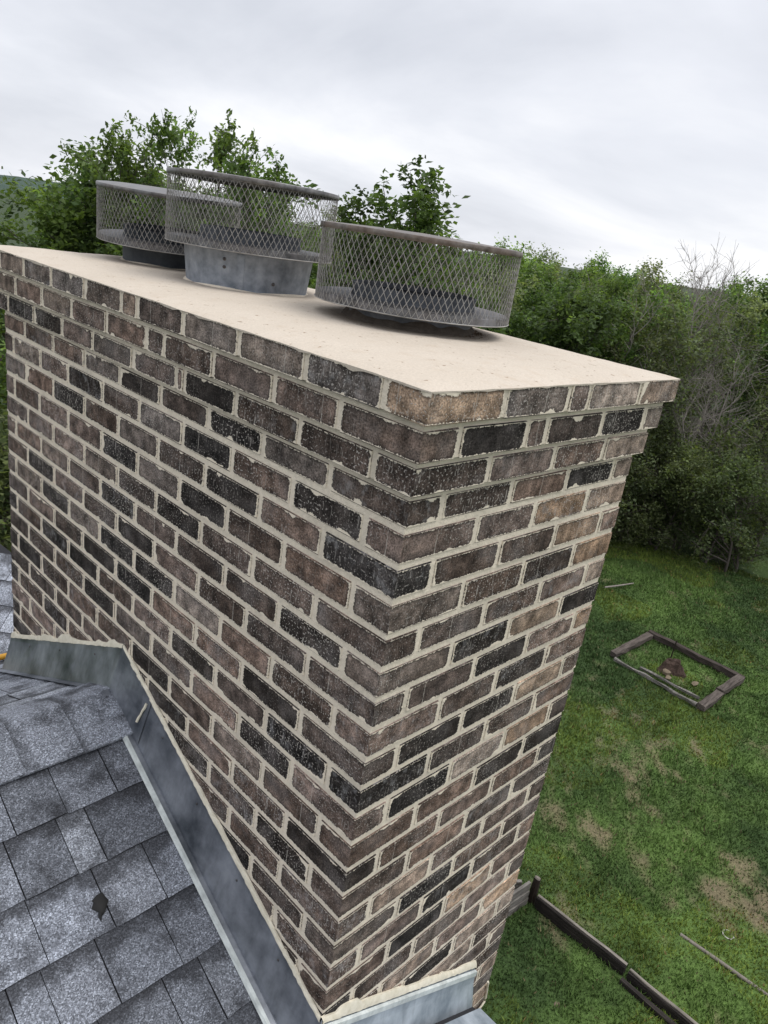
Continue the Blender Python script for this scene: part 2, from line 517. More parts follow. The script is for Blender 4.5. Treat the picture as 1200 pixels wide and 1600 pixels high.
m, t, b = newmat('lawn_soil', .95)
at = t.nodes.new('ShaderNodeAttribute'); at.attribute_name = 'tone'
geo = t.nodes.new('ShaderNodeNewGeometry')
n1 = noise(t, geo.outputs['Position'], 22, 4, .7); n2 = noise(t, geo.outputs['Position'], 90, 2, .6)
c = mixc(t, 1.0, at.outputs['Color'], ramp(t, n1, [(.3, .6), (.7, 1.4)]), 'MULTIPLY')
c = mixc(t, 1.0, c, ramp(t, n2, [(.3, .7), (.7, 1.3)]), 'MULTIPLY')
L(t, c, b.inputs['Base Color']); bump(t, b, n1, .8, .05)
M['ground'] = m
m, t, b = newmat('grass_blade', .7)
at = t.nodes.new('ShaderNodeAttribute'); at.attribute_name = 'tone'
L(t, at.outputs['Color'], b.inputs['Base Color'])
M['blade'] = m
m, t, b = newmat('far_woodland', .95); geo = t.nodes.new('ShaderNodeNewGeometry')
n1 = noise(t, geo.outputs['Position'], .12, 5, .7)
L(t, mixc(t, n1, (.03, .055, .045), (.08, .12, .09)), b.inputs['Base Color']); bump(t, b, n1, 1., 4.)
M['hill'] = m

# ------------------------------------------------------------------ chimney
W, LEN, CB = 0.7818, 1.7881, 0.01363
ZK = [-0.0192, -0.0721, -0.1383, -0.2016, -0.2688, -0.3362, -0.4037, -0.474, -0.5407, -0.6062, -0.6729, -0.7413, -0.8072,
      -0.8749, -0.9446, -1.0148, -1.08, -1.15, -1.2191, -1.2856, -1.3546, -1.4253, -1.4952, -1.563, -1.6307, -1.6978, -1.7648]
while ZK[-1] > GROUND - .03:
    ZK.append(ZK[-1] - .0677)
OFF = [3 * CB, 2 * CB, CB]
JW = .0132          # mortar joint
chimney = tag(empty('chimney', (W / 2, LEN / 2, GROUND)), 'tall brown brick chimney with pale mortar, stepped top courses and cement crown', 'chimney')
CL = Vector((W / 2, LEN / 2, GROUND))


def wpart(name, me, parent, ploc, label=None, kind=None):
    """world-space mesh hung under a parent that stands at ploc"""
    o = link(name, me, parent, tuple(-Vector(ploc)))
    if label: o['label'] = label
    if kind: o['kind'] = kind
    return o


# mortar body with stepped courses
mort = []
PR = .0026          # bricks stand this proud of the mortar
for k in range(3):
    o_ = OFF[k] - PR
    ztop = ZK[k] - (.001 if k == 0 else -.0)
    mort.append(boxVF(-o_, W + o_, -o_, LEN + o_, ZK[k + 1] + .002, ztop))
mort.append(boxVF(PR, W - PR, PR, LEN - PR, GROUND - .1, ZK[3]))
me = mesh_from('mortar_body', *merge(mort), M['mortar'])
wpart('mortar', me, chimney, CL)

TONES = {'K': (.031, .0260, .0235), 'D': (.080, .060, .050), 'M': (.147, .107, .088), 'G': (.132, .108, .094),
         'L': (.245, .193, .158), 'T': (.285, .200, .140)}


def box_mesh(lx, ly, lz, seed, ext):
    """bevelled brick centred at the origin, uv maps 'face' and 'dim' in metres"""
    rr = random.Random(seed)
    bm = bmesh.new()
    bmesh.ops.create_cube(bm, size=1)
    for v_ in bm.verts:
        v_.co = Vector((v_.co.x * lx, v_.co.y * ly, v_.co.z * lz))
    bmesh.ops.bevel(bm, geom=bm.edges[:], offset=.0014, segments=1, affect='EDGES', profile=.5)
    for v_ in bm.verts:
        v_.co += Vector((rr.uniform(-1, 1) * .0004, rr.uniform(-1, 1) * .0004, rr.uniform(-1, 1) * .0009))
    f1 = bm.loops.layers.uv.new('face'); f2 = bm.loops.layers.uv.new('dim')
    hx, hy, hz = lx / 2, ly / 2, lz / 2
    for f in bm.faces:
        n = f.normal
        ax = max(range(3), key=lambda i: abs(n[i]))
        for l_ in f.loops:
            c_ = l_.vert.co
            if ax == 0:
                a, A, lo, hi = c_.y, hy, ext[2], ext[3]
            elif ax == 1:
                a, A, lo, hi = c_.x, hx, ext[0], ext[1]
            else:
                a, A, lo, hi = c_.x, hx, 0, 0
            # extend towards arrises that are brick corners so that no mortar line is drawn there
            mid = (hi - lo) * .5
            zz_, Z_ = (c_.z, hz) if ax != 2 else (c_.y, hy)
            l_[f1].uv = (a - mid, zz_); l_[f2].uv = (A + (lo + hi) * .5, Z_) if ax != 2 else (A + .05, Z_ + .05)
    me_ = bpy.data.meshes.new('brick')
    bm.to_mesh(me_); bm.free()
    return me_


cache = {}


def brick_mesh(x0, x1, y0, y1, z0, z1, ext):
    lx, ly, lz = round((x1 - x0) / .001) * .001, round((y1 - y0) / .001) * .001, round((z1 - z0) / .001) * .001
    var = rnd.randrange(3)
    key = (lx, ly, lz, var, ext)
    if key not in cache:
        me_ = box_mesh(lx, ly, lz, hash((lx, ly, lz, var)) & 0xffff, ext)
        me_.materials.append(M['brick'])
        cache[key] = me_
    return cache[key]


LJ = {0: [.056, .253, .456, .659, .856, .933, 1.126, 1.325, 1.514, 1.70],
      1: [.166, .353, .558, .755, .836, 1.034, 1.232, 1.425, 1.615],
      2: [.082, .282, .489, .688, .721, .923, 1.135, 1.323, 1.516, 1.713],
      3: [.200, .406, .606, .809, 1.012, 1.213, 1.416, 1.622]}
RJ = {0: [.154, .356, .429, .639], 1: [.067, .260, .327, .534, .722], 2: [.186, .399, .601], 3: [.09, .296, .495, .696]}
LT = {0: 'MGLLDLGGGLL', 1: 'DMMDDMMLML', 2: 'KDDKMMGMKKD', 3: 'DGKDKGMDM', 4: 'MKMKGDKMLD', 5: 'KMKDGDKMGM', 6: 'GMDKGKMMDM',
      7: 'DDMKDGMMDM', 8: 'GKDDMKDGMM'}
RT = {0: 'TGMLL', 1: 'GKKDGKL', 2: 'DMML', 3: 'GDMKL', 4: 'MMTL', 5: 'KDDTM', 6: 'MDDT', 7: 'DDMML', 8: 'MKTK', 9: 'DMKMT'}
LT[1] = 'DMMDDMMLML'
RT[1] = 'GKMDKL'

bricks = []         # (x0,x1,y0,y1,z0,z1,tone,visible rank,ext)
DEP = .092


def pick(r_, side, u):
    if side == 'L':
        w_ = dict(K=.27, D=.40, M=.24, G=.07, L=.02, T=.0)
    else:
        f_ = min(1, max(0, u / W))
        w_ = dict(K=.17 - .07 * f_, D=.36 - .14 * f_, M=.36, G=.08, L=.02 + .1 * f_, T=.02 + .12 * f_)
    x_ = r_.random() * sum(w_.values())
    for k_, v_ in w_.items():
        x_ -= v_
        if x_ <= 0: return k_
    return 'M'


NC = len(ZK) - 1
for k in range(NC):
    o_ = OFF[k] if k < 3 else 0
    zt, zb = ZK[k], ZK[k + 1]
    hj = JW / 2
    if k == 0: zt_b, zb_b = zt, zb + hj
    else: zt_b, zb_b = zt - hj, zb + hj
    if k < 3: zb_b = zb
    if 0 < k < 4: zt_b = zt - JW
    odd = k % 2
    Lj = LJ.get(k) or [(.2 if odd else .098) + .2022 * i + rnd.uniform(-.006, .006) for i in range(12) if (.2 if odd else .098) + .2022 * i < LEN - .05]
    Rj = RJ.get(k) or [(.094 if odd else .2) + .2015 * i + rnd.uniform(-.006, .006) for i in range(5) if (.094 if odd else .2) + .2015 * i < W - .05]
    Le = [-o_] + Lj + [LEN + o_]; Re = [-o_] + Rj + [W + o_]
    lt = LT.get(k, ''); rt = RT.get(k, '')
    jit = lambda: rnd.uniform(-.0012, .0008)
    visL = zt > -1.65; visR = zt > -2.25
    # corner brick: one solid with both faces
    tone = (lt[0] if odd and lt else rt[0] if rt else pick(rnd, 'L' if odd else 'R', 0))
    if k in (4, 6, 8): tone = lt[0]
    bricks.append((-o_, Rj[0] - hj, -o_, Lj[0] - hj, zb_b, zt_b, tone, (0, k), (.03, 0, .03, 0)))
    for i in range(1, len(Le) - 1):
        y0, y1 = Le[i] + hj, Le[i + 1] - (hj if i < len(Le) - 2 else 0)
        j = jit()
        e = (0, 0, 0, .03 if i == len(Le) - 2 else 0)
        tone = lt[i] if i < len(lt) else pick(rnd, 'L', 0)
        zt_mid = zt
        hidden = zt_mid < -1.03 - .484 * abs((y0 + y1) / 2 - .943) - .04
        bricks.append((-o_ + j, -o_ + DEP, y0, y1, zb_b, zt_b, tone, (1 if visL and not hidden else 9, k), e))
    for i in range(1, len(Re) - 1):
        x0, x1 = Re[i] + hj, Re[i + 1] - (hj if i < len(Re) - 2 else 0)
        j = jit()
        last = i == len(Re) - 2
        tone = rt[i] if i < len(rt) else pick(rnd, 'R', x0)
        hid = zt < -1.44 - .54 * x1 - .02 and x1 < .66
        bricks.append((x0, x1, -o_ + j, -o_ + DEP, zb_b, zt_b, tone, (1 if visR and not hid else 9, k), (0, .03 if last else 0, 0, 0)))
    # far sides (never face the camera): joined
    ys = np.arange(DEP + hj - o_, LEN + o_ - .02, .2022)
    for i, y0 in enumerate(ys):
        y1 = min(y0 + .2022 - JW, LEN + o_)
        bricks.append((W + o_ - DEP, W + o_, y0, y1, zb_b, zt_b, pick(rnd, 'R', .4), (9, k), (0, 0, 0, 0)))
    xs = np.arange(DEP + hj - o_, W + o_ - DEP - .03, .2022)
    for x0 in xs:
        x1 = min(x0 + .2022 - JW, W + o_ - DEP - hj)
        bricks.append((x0, x1, LEN + o_ - DEP, LEN + o_, zb_b, zt_b, pick(rnd, 'R', .4), (9, k), (0, 0, 0, 0)))

vis = [b_ for b_ in bricks if b_[7][0] == 1 or (b_[7][0] == 0 and b_[4] > -1.62)]
vis.sort(key=lambda b_: (Vector(((b_[0] + b_[1]) / 2, (b_[2] + b_[3]) / 2, (b_[4] + b_[5]) / 2)) - CAM).length)
single = vis[:300]
sid = set(id(b_) for b_ in single)
rest = [b_ for b_ in bricks if id(b_) not in sid]


def shade(tone, r_):
    c_ = TONES[tone]; f_ = r_.uniform(.74, 1.22); w_ = r_.uniform(-.05, .06)
    return (c_[0] * f_ * (1 + w_), c_[1] * f_, c_[2] * f_ * (1 - w_))


for b_ in single:
    x0, x1, y0, y1, z0, z1, tone, _, ext = b_
    me = brick_mesh(x0, x1, y0, y1, z0, z1, ext)
    o = link('brick', me, chimney, ((x0 + x1) / 2 - CL.x, (y0 + y1) / 2 - CL.y, (z0 + z1) / 2 - CL.z))
    o.color = (*shade(tone, rnd), 1)
# the rest of the brickwork, joined
Vr, Fr, uf, ud, cr = [], [], [], [], []
for b_ in rest:
    x0, x1, y0, y1, z0, z1, tone, _, ext = b_
    v_, f_ = boxVF(x0, x1, y0, y1, z0, z1)
    base = len(Vr); Vr += v_; col = shade(tone, rnd)
    for fi, f in enumerate(f_):
        Fr.append(tuple(i + base for i in f))
        for i in f:
            px, py, pz = v_[i][0] - (x0 + x1) / 2, v_[i][1] - (y0 + y1) / 2, v_[i][2] - (z0 + z1) / 2
            if fi in (0, 1): uf.append((px, py)); ud.append(((x1 - x0) / 2, (y1 - y0) / 2))
            elif fi in (2, 4): uf.append((px - (ext[1] - ext[0]) / 2, pz)); ud.append(((x1 - x0) / 2 + (ext[0] + ext[1]) / 2, (z1 - z0) / 2))
            else: uf.append((py - (ext[3] - ext[2]) / 2, pz)); ud.append(((y1 - y0) / 2 + (ext[2] + ext[3]) / 2, (z1 - z0) / 2))
        cr.append(col)
me = mesh_quads('brickwork', np.array(Vr), np.array(Fr), M['brick_far'], cols=np.array(cr))
for nm, dat in (('face', uf), ('dim', ud)):
    l_ = me.uv_layers.new(name=nm); l_.data.foreach_set('uv', np.array(dat, np.float32).ravel())
wpart('brickwork', me, chimney, CL, kind='stuff')

# crown: thin trowelled cement wash, a little higher inside than at its edge
nx, ny = 70, 140
e0 = OFF[0] + .0015
xs = np.linspace(-e0, W + e0, nx); ys = np.linspace(-e0, LEN + e0, ny)
rs = np.random.RandomState(3)


def vnoise(X, Y, s, seed):
    r_ = np.random.RandomState(seed); G = r_.rand(64, 64)
    x = X * s; y = Y * s; xi = np.floor(x).astype(int); yi = np.floor(y).astype(int); fx = x - xi; fy = y - yi
    fx = fx * fx * (3 - 2 * fx); fy = fy * fy * (3 - 2 * fy)
    g = lambda a, b: G[a % 64, b % 64]
    return (g(xi, yi) * (1 - fx) + g(xi + 1, yi) * fx) * (1 - fy) + (g(xi, yi + 1) * (1 - fx) + g(xi + 1, yi + 1) * fx) * fy


# ring spacing denser near the edge
def warp(a, lo, hi):
    s = (a - lo) / (hi - lo) * 2 - 1
    return lo + (np.sign(s) * (1 - (1 - abs(s)) ** 1.6) + 1) / 2 * (hi - lo)


xs = warp(xs, -e0, W + e0); ys = warp(ys, -e0, LEN + e0)
X, Y = np.meshgrid(xs, ys, indexing='ij')
d = np.minimum(np.minimum(X + e0, W + e0 - X), np.minimum(Y + e0, LEN + e0 - Y))
Z = -.0185 + .0115 * (1 - np.exp(-d / .05)) + (vnoise(X, Y, 9, 1) - .5) * .0022 + (vnoise(X, Y, 38, 2) - .5) * .0010
Z += 0.0
edgej = (vnoise(X + 5, Y + 9, 45, 4) - .5) * .003
X2 = X + np.where(X < 0, edgej, 0); Y2 = Y + np.where(Y < 0, edgej, 0)
V = np.stack([X2, Y2, Z], -1).reshape(-1, 3)
idx = np.arange(nx * ny).reshape(nx, ny)
Q = np.stack([idx[:-1, :-1], idx[1:, :-1], idx[1:, 1:], idx[:-1, 1:]], -1).reshape(-1, 4).tolist()
ring = list(idx[:, 0]) + list(idx[-1, 1:]) + list(idx[-2::-1, -1]) + list(idx[0, -2:0:-1])
V = V.tolist(); nb_ = len(V)
for j, i in enumerate(ring):
    x_, y_, z_ = V[i]
    V.append((x_, y_, ZK[0] - .0012 - .007 * vnoise(np.array(x_ + 3), np.array(y_ + 7), 30, 8) ** 3))
for j in range(len(ring)):
    j2 = (j + 1) % len(ring)
    Q.append((ring[j], nb_ + j, nb_ + j2, ring[j2])[::-1])
me = mesh_from('crown', V, Q, M['crown'], True)
wpart('crown', me, chimney, CL)


# ------------------------------------------------------------------ flue caps
def lathe(prof, n=72, cx=0, cy=0, wob=0):
    V, F = [], []
    for r_, z_ in prof:
        for j in range(n):
            a = 2 * math.pi * j / n
            rw = r_ + wob * math.sin(3 * a + 1)
            V.append((cx + rw * math.cos(a), cy + rw * math.sin(a), z_))
    for i in range(len(prof) - 1):
        for j in range(n):
            F.append((i * n + j, i * n + (j + 1) % n, (i + 1) * n + (j + 1) % n, (i + 1) * n + j))
    return V, F


def mesh_screen(r, z0, z1, ncirc, rows, seed):
    """expanded metal: every strand is a small four-sided bar"""
    lv = rows
    j = np.arange(lv + 1); i = np.arange(ncirc)
    J, I = np.meshgrid(j, i, indexing='ij')
    ang = 2 * np.pi * (I + .5 * (J % 2)) / ncirc
    rr = np.random.RandomState(seed)
    dent = 1 + .006 * np.sin(2 * ang + 1) + .004 * np.sin(5 * ang) + .006 * np.exp(-((ang - 3.9) / .10) ** 2) - .010 * np.exp(-((ang - 4.6) / .13) ** 2 - ((J / lv - .4) / .35) ** 2)
    zz = z0 + (z1 - z0) * J / lv + rr.randn(*J.shape) * .0004
    P = np.stack([r * dent * np.cos(ang), r * dent * np.sin(ang), zz], -1)
    Vs, Fs = [], []
    segs = []
    for k in range(lv):
        a = P[k]; b1 = P[k + 1]
        s = 0 if k % 2 == 0 else 1
        segs.append((a, b1)); segs.append((a, np.roll(b1, 1 if s == 0 else -1, 0)))
    A = np.concatenate([s[0] for s in segs]); B = np.concatenate([s[1] for s in segs])
    D = B - A; D /= np.linalg.norm(D, axis=1, keepdims=True)
    R_ = (A + B) / 2; R_[:, 2] = 0; R_ /= np.linalg.norm(R_, axis=1, keepdims=True)
    T_ = np.cross(D, R_)
    w, dp = .00085, .0006
    ring_ = [(w, 0), (0, dp), (-w, 0), (0, -dp)]
    V = np.concatenate([np.stack([p + T_ * a + R_ * b for a, b in ring_], 1) for p in (A, B)], 1)  # n,8,3
    n = len(A); base = (np.arange(n) * 8)[:, None]
    F = np.concatenate([base + np.array([[k, (k + 1) % 4, 4 + (k + 1) % 4, 4 + k]]) for k in range(4)], 0)
    return V.reshape(-1, 3), F


def flue_cap(label, cx, cy, r, zb, zt, base_z, r_col, z_col, tilt, lidm, colm, skirt=None, wirem='wire', rise=.007, screw=None):
    root = empty('spark_arrestor', (cx, cy, base_z), (tilt[0], tilt[1], 0))
    tag(root, label, 'chimney cap', 'wire mesh chimney caps on the crown')
    zz0, zz1 = zb - base_z, zt - base_z
    # lid: shallow drum with turned-down band
    bh = .0120
    prof = [(.001, zz1 + bh + rise), (r * .5, zz1 + bh + rise * .72), (r * .93, zz1 + bh + .002), (r + .003, zz1 + bh), (r + .0042, zz1 + bh - .002), (r + .0042, zz1 + .001), (r + .0036, zz1),
            (r + .0024, zz1 + .001), (r + .0020, zz1 + bh - .003), (.001, zz1 + bh + rise - .004)]
    o = link('lid', mesh_from('lid', *lathe(prof, 96, wob=.0012), M[lidm], True), root)
    # pan
    ph = .017
    prof = [(r_col - .002, zz0 + ph + .001), (r - .004, zz0 + ph), (r - .002, zz0 + ph - .0015), (r - .0014, zz0 + .001), (r - .003, zz0), (r - .0045, zz0 + .001), (r - .006, zz0 + ph - .004), (r_col - .002, zz0 + ph - .003)]
    link('base_pan', mesh_from('base_pan', *lathe(prof, 96, wob=.001), M['pan'], True), root)
    link('bottom_bead', mesh_from('bottom_bead', *lathe([(r + .0012, zz0 - .001), (r + .0026, zz0 + .0004), (r + .0012, zz0 + .0018), (r - .001, zz0 + .0005), (r + .0012, zz0 - .001)], 96), M['wire'], True), root)
    V, F = mesh_screen(r + .0005, zz0 + .001, zz1 + .002, int(r * 418), 12 if r == .230 else 11, int(cx * 1000))
    s = link('mesh_screen', mesh_quads('mesh_screen', V, F, M[wirem]), root)
    s['kind'] = 'stuff'
    # flue collar
    prof = [(r_col + .003, -.012), (r_col + .001, .01), (r_col, z_col - base_z - .003), (r_col + .0015, z_col - base_z), (r_col - .001, z_col - base_z + .0005), (r_col - .002, z_col - base_z - .004), (r_col - .002, -.012)]
    link('flue_collar', mesh_from('flue_collar', *lathe(prof, 72), M[colm], True), root)
    # flue throat: dark inner pipe floor
    link('flue_liner', mesh_from('flue_liner', *lathe([(r_col - .02, z_col - base_z - .012), (r_col - .021, -.01), (.001, -.01)], 48), M['galv_dark'], True), root)
    if skirt:
        r0, r1, zt_ = skirt
        h = zt_ - base_z
        n_ = 96
        prof = [(r0 + .0015, -.014), (r0, .003), (r0 + (r1 - r0) * .5, h * .5), (r1, h - .003), (r1 + .003, h), (r1 - .0015, h), (r1 - .003, h - .004), (r0 - .003, -.014)]
        sk = link('storm_collar', mesh_from('storm_collar', *lathe(prof, n_), M['galv'], True), root)
        for a in (screw or []):
            rs_ = r0 + (r1 - r0) * (a[1] / h) + .0005
            p = (rs_ * math.cos(a[0]), rs_ * math.sin(a[0]), a[1])
            v_, f_ = lathe([(.0005, .003), (.0022, .0022), (.003, .001), (.0048, .0005), (.005, -.001)], 12)
            q = Vector((math.cos(a[0]), math.sin(a[0]), 0)).to_track_quat('Z', 'Y')
            v_ = [q @ Vector(x_) + Vector(p) for x_ in v_]
            link('screw', mesh_from('screw', v_, f_, M['screw'], True), sk)
        # seam on the skirt
        a0 = math.radians(228)
        v_, f_ = boxVF(-.0008, .0012, -.010, .010, .002, h - .003)
        rs_ = (r0 + r1) / 2
        v_ = [Matrix.Rotation(a0, 3, 'Z') @ Vector((x_[0] + rs_ + (x_[2] / h - .5) * (r1 - r0), x_[1], x_[2])) for x_ in v_]
        link('seam', mesh_from('seam', v_, f_, M['galv']), sk)
    return root


CT = -.0095
cap1 = flue_cap('wide wire mesh chimney cap with brown rust-stained lid, nearest the right corner of the crown', .520, .540, .240, .0277, .185, CT, .153, .074, (0, 0), 'lid', 'galv_mid', rise=.008)
cap2 = flue_cap('tallest wire mesh chimney cap standing on a blue-grey metal collar in the middle', .423, 1.100, .230, .0915, .2576, CT, .140, .142, (0, 0), 'lid_grey', 'galv_mid', (.170, .180, .088),
                screw=[(math.radians(258), .030), (math.radians(214), .058), (math.radians(214), .078)])
cap3 = flue_cap('farthest wire mesh chimney cap on a low dark collar, partly behind the tallest one', .442, 1.575, .2195, .053, .2037, CT, .142, .100, (math.radians(2.2), math.radians(-1.6)), 'lid_grey', 'galv_dark')
# sealant around collars (parts of the chimney crown)
for (cx, cy, r_) in ((.52, .54, .153), (.423, 1.1, .1715), (.442, 1.575, .142)):
    n_ = 90; V = []; F = []
    for i in range(n_):
        a = 2 * math.pi * i / n_
        w_ = .005 + .008 * abs(math.sin(i * .23 + 1) * math.sin(i * .11 + cx * 9))
        h_ = .003 + .005 * abs(math.sin(i * .19 + 1))
        if cy < .6: h_ = .016 + .012 * abs(math.sin(i * .37 + 2) * math.sin(i * .13)); w_ += .004
        for rr_, z_ in ((r_ - .002, CT + h_), (r_ + w_ * .6, CT + h_ * .7), (r_ + w_ * 1.6, CT - .003)):
            V.append((cx + rr_ * math.cos(a), cy + rr_ * math.sin(a), z_))
    for i in range(n_):
        for j in range(2):
            F.append((i * 3 + j, i * 3 + j + 1, ((i + 1) % n_) * 3 + j + 1, ((i + 1) % n_) * 3 + j))
    wpart('sealant_ring', mesh_from('sealant_ring', V, F, M['mortar' if cx < .5 else 'old_cement'], True), chimney, CL)

# litter at the right foot of the nearest cap
V, F = [], []
r5 = random.Random(11)
for i in range(420):
    a = math.radians(r5.gauss(-32, 26)); rr_ = .153 + abs(r5.gauss(0, .018)) + .002
    p = Vector((.52 + rr_ * math.cos(a), .54 + rr_ * math.sin(a), CT + r5.uniform(0, .016) * math.exp(-(rr_ - .153) / .012) + .001))
    l_ = r5.uniform(.002, .007); w_ = l_ * .35
    d1 = Vector((r5.uniform(-1, 1), r5.uniform(-1, 1), r5.uniform(-.4, .4))).normalized() * l_
    d2 = d1.cross(Vector((r5.uniform(-1, 1), r5.uniform(-1, 1), 1))).normalized() * w_
    k = len(V); V += [p - d1, p + d2, p + d1, p - d2]; F.append((k, k + 1, k + 2, k + 3))
o = link('leaf_litter', mesh_from('leaf_litter', V, F, M['litter']))
tag(o, 'small drift of brown leaf litter at the foot of the nearest mesh cap', 'leaf litter', kind='stuff')
v_, f_ = boxVF(-.011, .011, -.009, .009, 0, .022)
o = link('cement_chip', mesh_from('cement_chip', [(x_ + .002 * math.sin(i * 7), y_ + .002 * math.cos(i * 5), z_) for i, (x_, y_, z_) in enumerate(v_)], f_, M['sealant']), None, (.545, .882, -.011), (0, 0, .4))
tag(o, 'small white cement chip lying on the crown between the two nearest caps', 'cement chip')

# ------------------------------------------------------------------ house roof
ZR, YR, SL = -1.13, .943, .484
ZC = ZR - SL * YR        # roof height at the chimney's near corner
roof = tag(empty('shingle_roof', (-.5, YR, ZR)), 'grey asphalt shingle roof with ridge and metal flashing around the chimney foot', 'roof')
RL = Vector((-.5, YR, ZR))
SL2 = .54


def zfront(y): return ZR - SL * (YR - y)
def zback(y): return ZR - SL * (y - YR)
def zhip(x): return ZC - SL2 * x


HX = SL / SL2            # hip line: x = -y*HX  (z equal on both planes)
# deck sheets (felt)
XL = -4.0
YF, YB = -2.6, 2.75
parts = []
def slab(poly, th=.03):
    n_ = len(poly); V = [tuple(p) for p in poly] + [(p[0], p[1], p[2] - th) for p in poly]
    F = [tuple(range(n_)), tuple(range(2 * n_ - 1, n_ - 1, -1))] + [(i, i + n_, (i + 1) % n_ + n_, (i + 1) % n_) for i in range(n_)]
    return V, F
parts.append(slab([(XL, YF, zfront(YF)), (-YF * 0 + .65, YF, zfront(YF)) if False else (0, YF, zfront(YF)), (0, 0, zfront(0)), (0, YR, ZR), (XL, YR, ZR)]))
parts.append(slab([(XL, YR, ZR), (0, YR, ZR), (0, LEN + .02, zback(LEN + .02)), (.5, LEN + .02, zback(LEN + .02)), (.5, YB, zback(YB)), (XL, YB, zback(YB))]))
ye = -.65 / HX
parts.append(slab([(0, 0, ZC), (0, YF, zfront(YF)), (-YF * HX if -YF * HX < .65 else .65, YF if -YF * HX < .65 else -.65 / HX, 0)] [:0] or [(0.003, 0, ZC), (.65, ye, zhip(.65)), (.65, 0, zhip(.65))]))
parts.append(slab([(0.003, 0, ZC), (0.003, ye, zfront(ye)), (.65, ye, zfront(ye))]))
parts.append(slab([(0.003, ye, zfront(ye)), (.003, YF, zfront(YF)), (.65, YF, zfront(YF)), (.65, ye, zfront(ye))]))
wpart('roof_deck', mesh_from('roof_deck', *merge(parts), M['felt']), roof, RL)

SHT = [(.27, .29, .335), (.31, .33, .375), (.24, .257, .295), (.36, .383, .43), (.28, .30, .345), (.21, .224, .257)]


def shingle_mesh(w, l_, th, cut=0.0):
    """tab lying in x (width) / y (down slope to up slope), butt thickness th at y=0"""
    rr = random.Random(int(w * 1000))
    bw = [0, w * .3, w * .66, w]
    V = []
    for i, x_ in enumerate(bw):
        V.append((x_, rr.uniform(-.002, .002), th * rr.uniform(.92, 1.06))); V.append((x_, rr.uniform(-.002, .002), 0))
        V.append((x_, l_, th * .3)); V.append((x_, l_, -.001))
    F = []
    for i in range(3):
        a, b_ = i * 4, (i + 1) * 4
        F += [(a, b_, b_ + 2, a + 2), (a + 1, b_ + 1, b_, a), (a + 3, b_ + 3, b_ + 1, a + 1)]
    F += [(0, 2, 3, 1), (12, 13, 15, 14)]
    me_ = mesh_from('shingle', V, F, M['shingle'])
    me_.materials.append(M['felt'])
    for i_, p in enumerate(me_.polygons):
        if not (i_ < 9 and i_ % 3 == 0): p.material_index = 1  # dark asphalt butt and side faces, also painting in the course shadow line
    uvl = me_.uv_layers.new(name='face')
    for p in me_.polygons:
        for li in p.loop_indices:
            v__ = me_.vertices[me_.loops[li].vertex_index].co
            uvl.data[li].uv = (v__.x / .2, v__.y / EXP)
    return me_


EXP = .147
smc = {}


def shingle(wd, lift, loc, rot, far=None):
    wd = round(wd / .01) * .01
    th = .006 if not lift else .009
    key = (wd, th)
    if key not in smc: smc[key] = shingle_mesh(wd - .0025, EXP + .012, th)
    c_ = rnd.choice(SHT); f_ = rnd.uniform(.72, 1.2)
    col = (c_[0] * f_, c_[1] * f_, c_[2] * f_, 1)
    if far is not None:
        far.append((smc[key], loc, rot)); return
    o = link('shingle', smc[key], roof, tuple(Vector(loc) - RL), rot)
    o.color = col
    return o


aF = math.atan(SL)
far = []
dy = EXP * math.cos(aF)
nsh = 0
y = YR - .118
row = 0
y_rows = []
while y > -2.4:
    y_rows.append(y); y -= dy
for row, yt in enumerate(y_rows):
    yb = yt - dy
    x = -.058 + rnd.uniform(0, .03)
    lift = row % 2
    xend = -.95 if yb > -.3 else -3
    if yb < 0: x = min(.6, max(-.03, -yb * HX * 0 + (-yb) * (HX) * 0 + .0))
    first = True
    while x > -3.0:
        wd = rnd.choice([.07, .09, .11, .13, .15, .17, .10, .12])
        x0 = x - wd
        near = x > -.85 and yb > -.05
        if first: wd = wd + .0
        lift = 1 - lift if rnd.random() < .8 else lift
        loc = (x0, yb, zfront(yb) + .002)
        shingle(wd, lift, loc, (aF, 0, rnd.uniform(-.004, .004)), None if near else far)
        x = x0; first = False
# back slope
y_ = YR + .10
while y_ < 2.6:
    x = -.05 if y_ < LEN - .1 else .45
    while x > -2.2:
        wd = rnd.choice([.10, .12, .14, .17, .2])
        yb = y_ + dy
        near = x > -.75 and y_ < 2.2
        shingle(wd, rnd.random() < .5, (x, yb, zback(yb) + .002), (aF, 0, math.pi), None if near else far)
        x -= wd
    y_ += dy
# hip plane right of the near corner (mostly out of the picture)
Vf, Ff = [], []
uvs = []
for me_, loc, rot in far:
    R_ = Matrix.LocRotScale(Vector(loc), __import__('mathutils').Euler(rot), None)
    base = len(Vf)
    Vf += [R_ @ v_.co for v_ in me_.vertices]
    for p in me_.polygons:
        Ff.append(tuple(i + base for i in p.vertices))
        uvs += [(me_.vertices[i].co.x / .2, me_.vertices[i].co.y / EXP) for i in p.vertices]
me = mesh_quads('shingle_field', np.array([tuple(v_) for v_ in Vf]), np.array(Ff), M['shingle'])
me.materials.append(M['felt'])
me.polygons.foreach_set('material_index', np.tile(np.array([0, 1, 1] * 3 + [1, 1], np.int32), len(Ff) // 11))  # same dark asphalt edges, deepening the painted shadow line under each course
l_ = me.uv_layers.new(name='face'); l_.data.foreach_set('uv', np.array(uvs, np.float32).ravel())
o = wpart('shingle_field', me, roof, RL, kind='stuff'); o.color = (.22, .232, .262, 1)


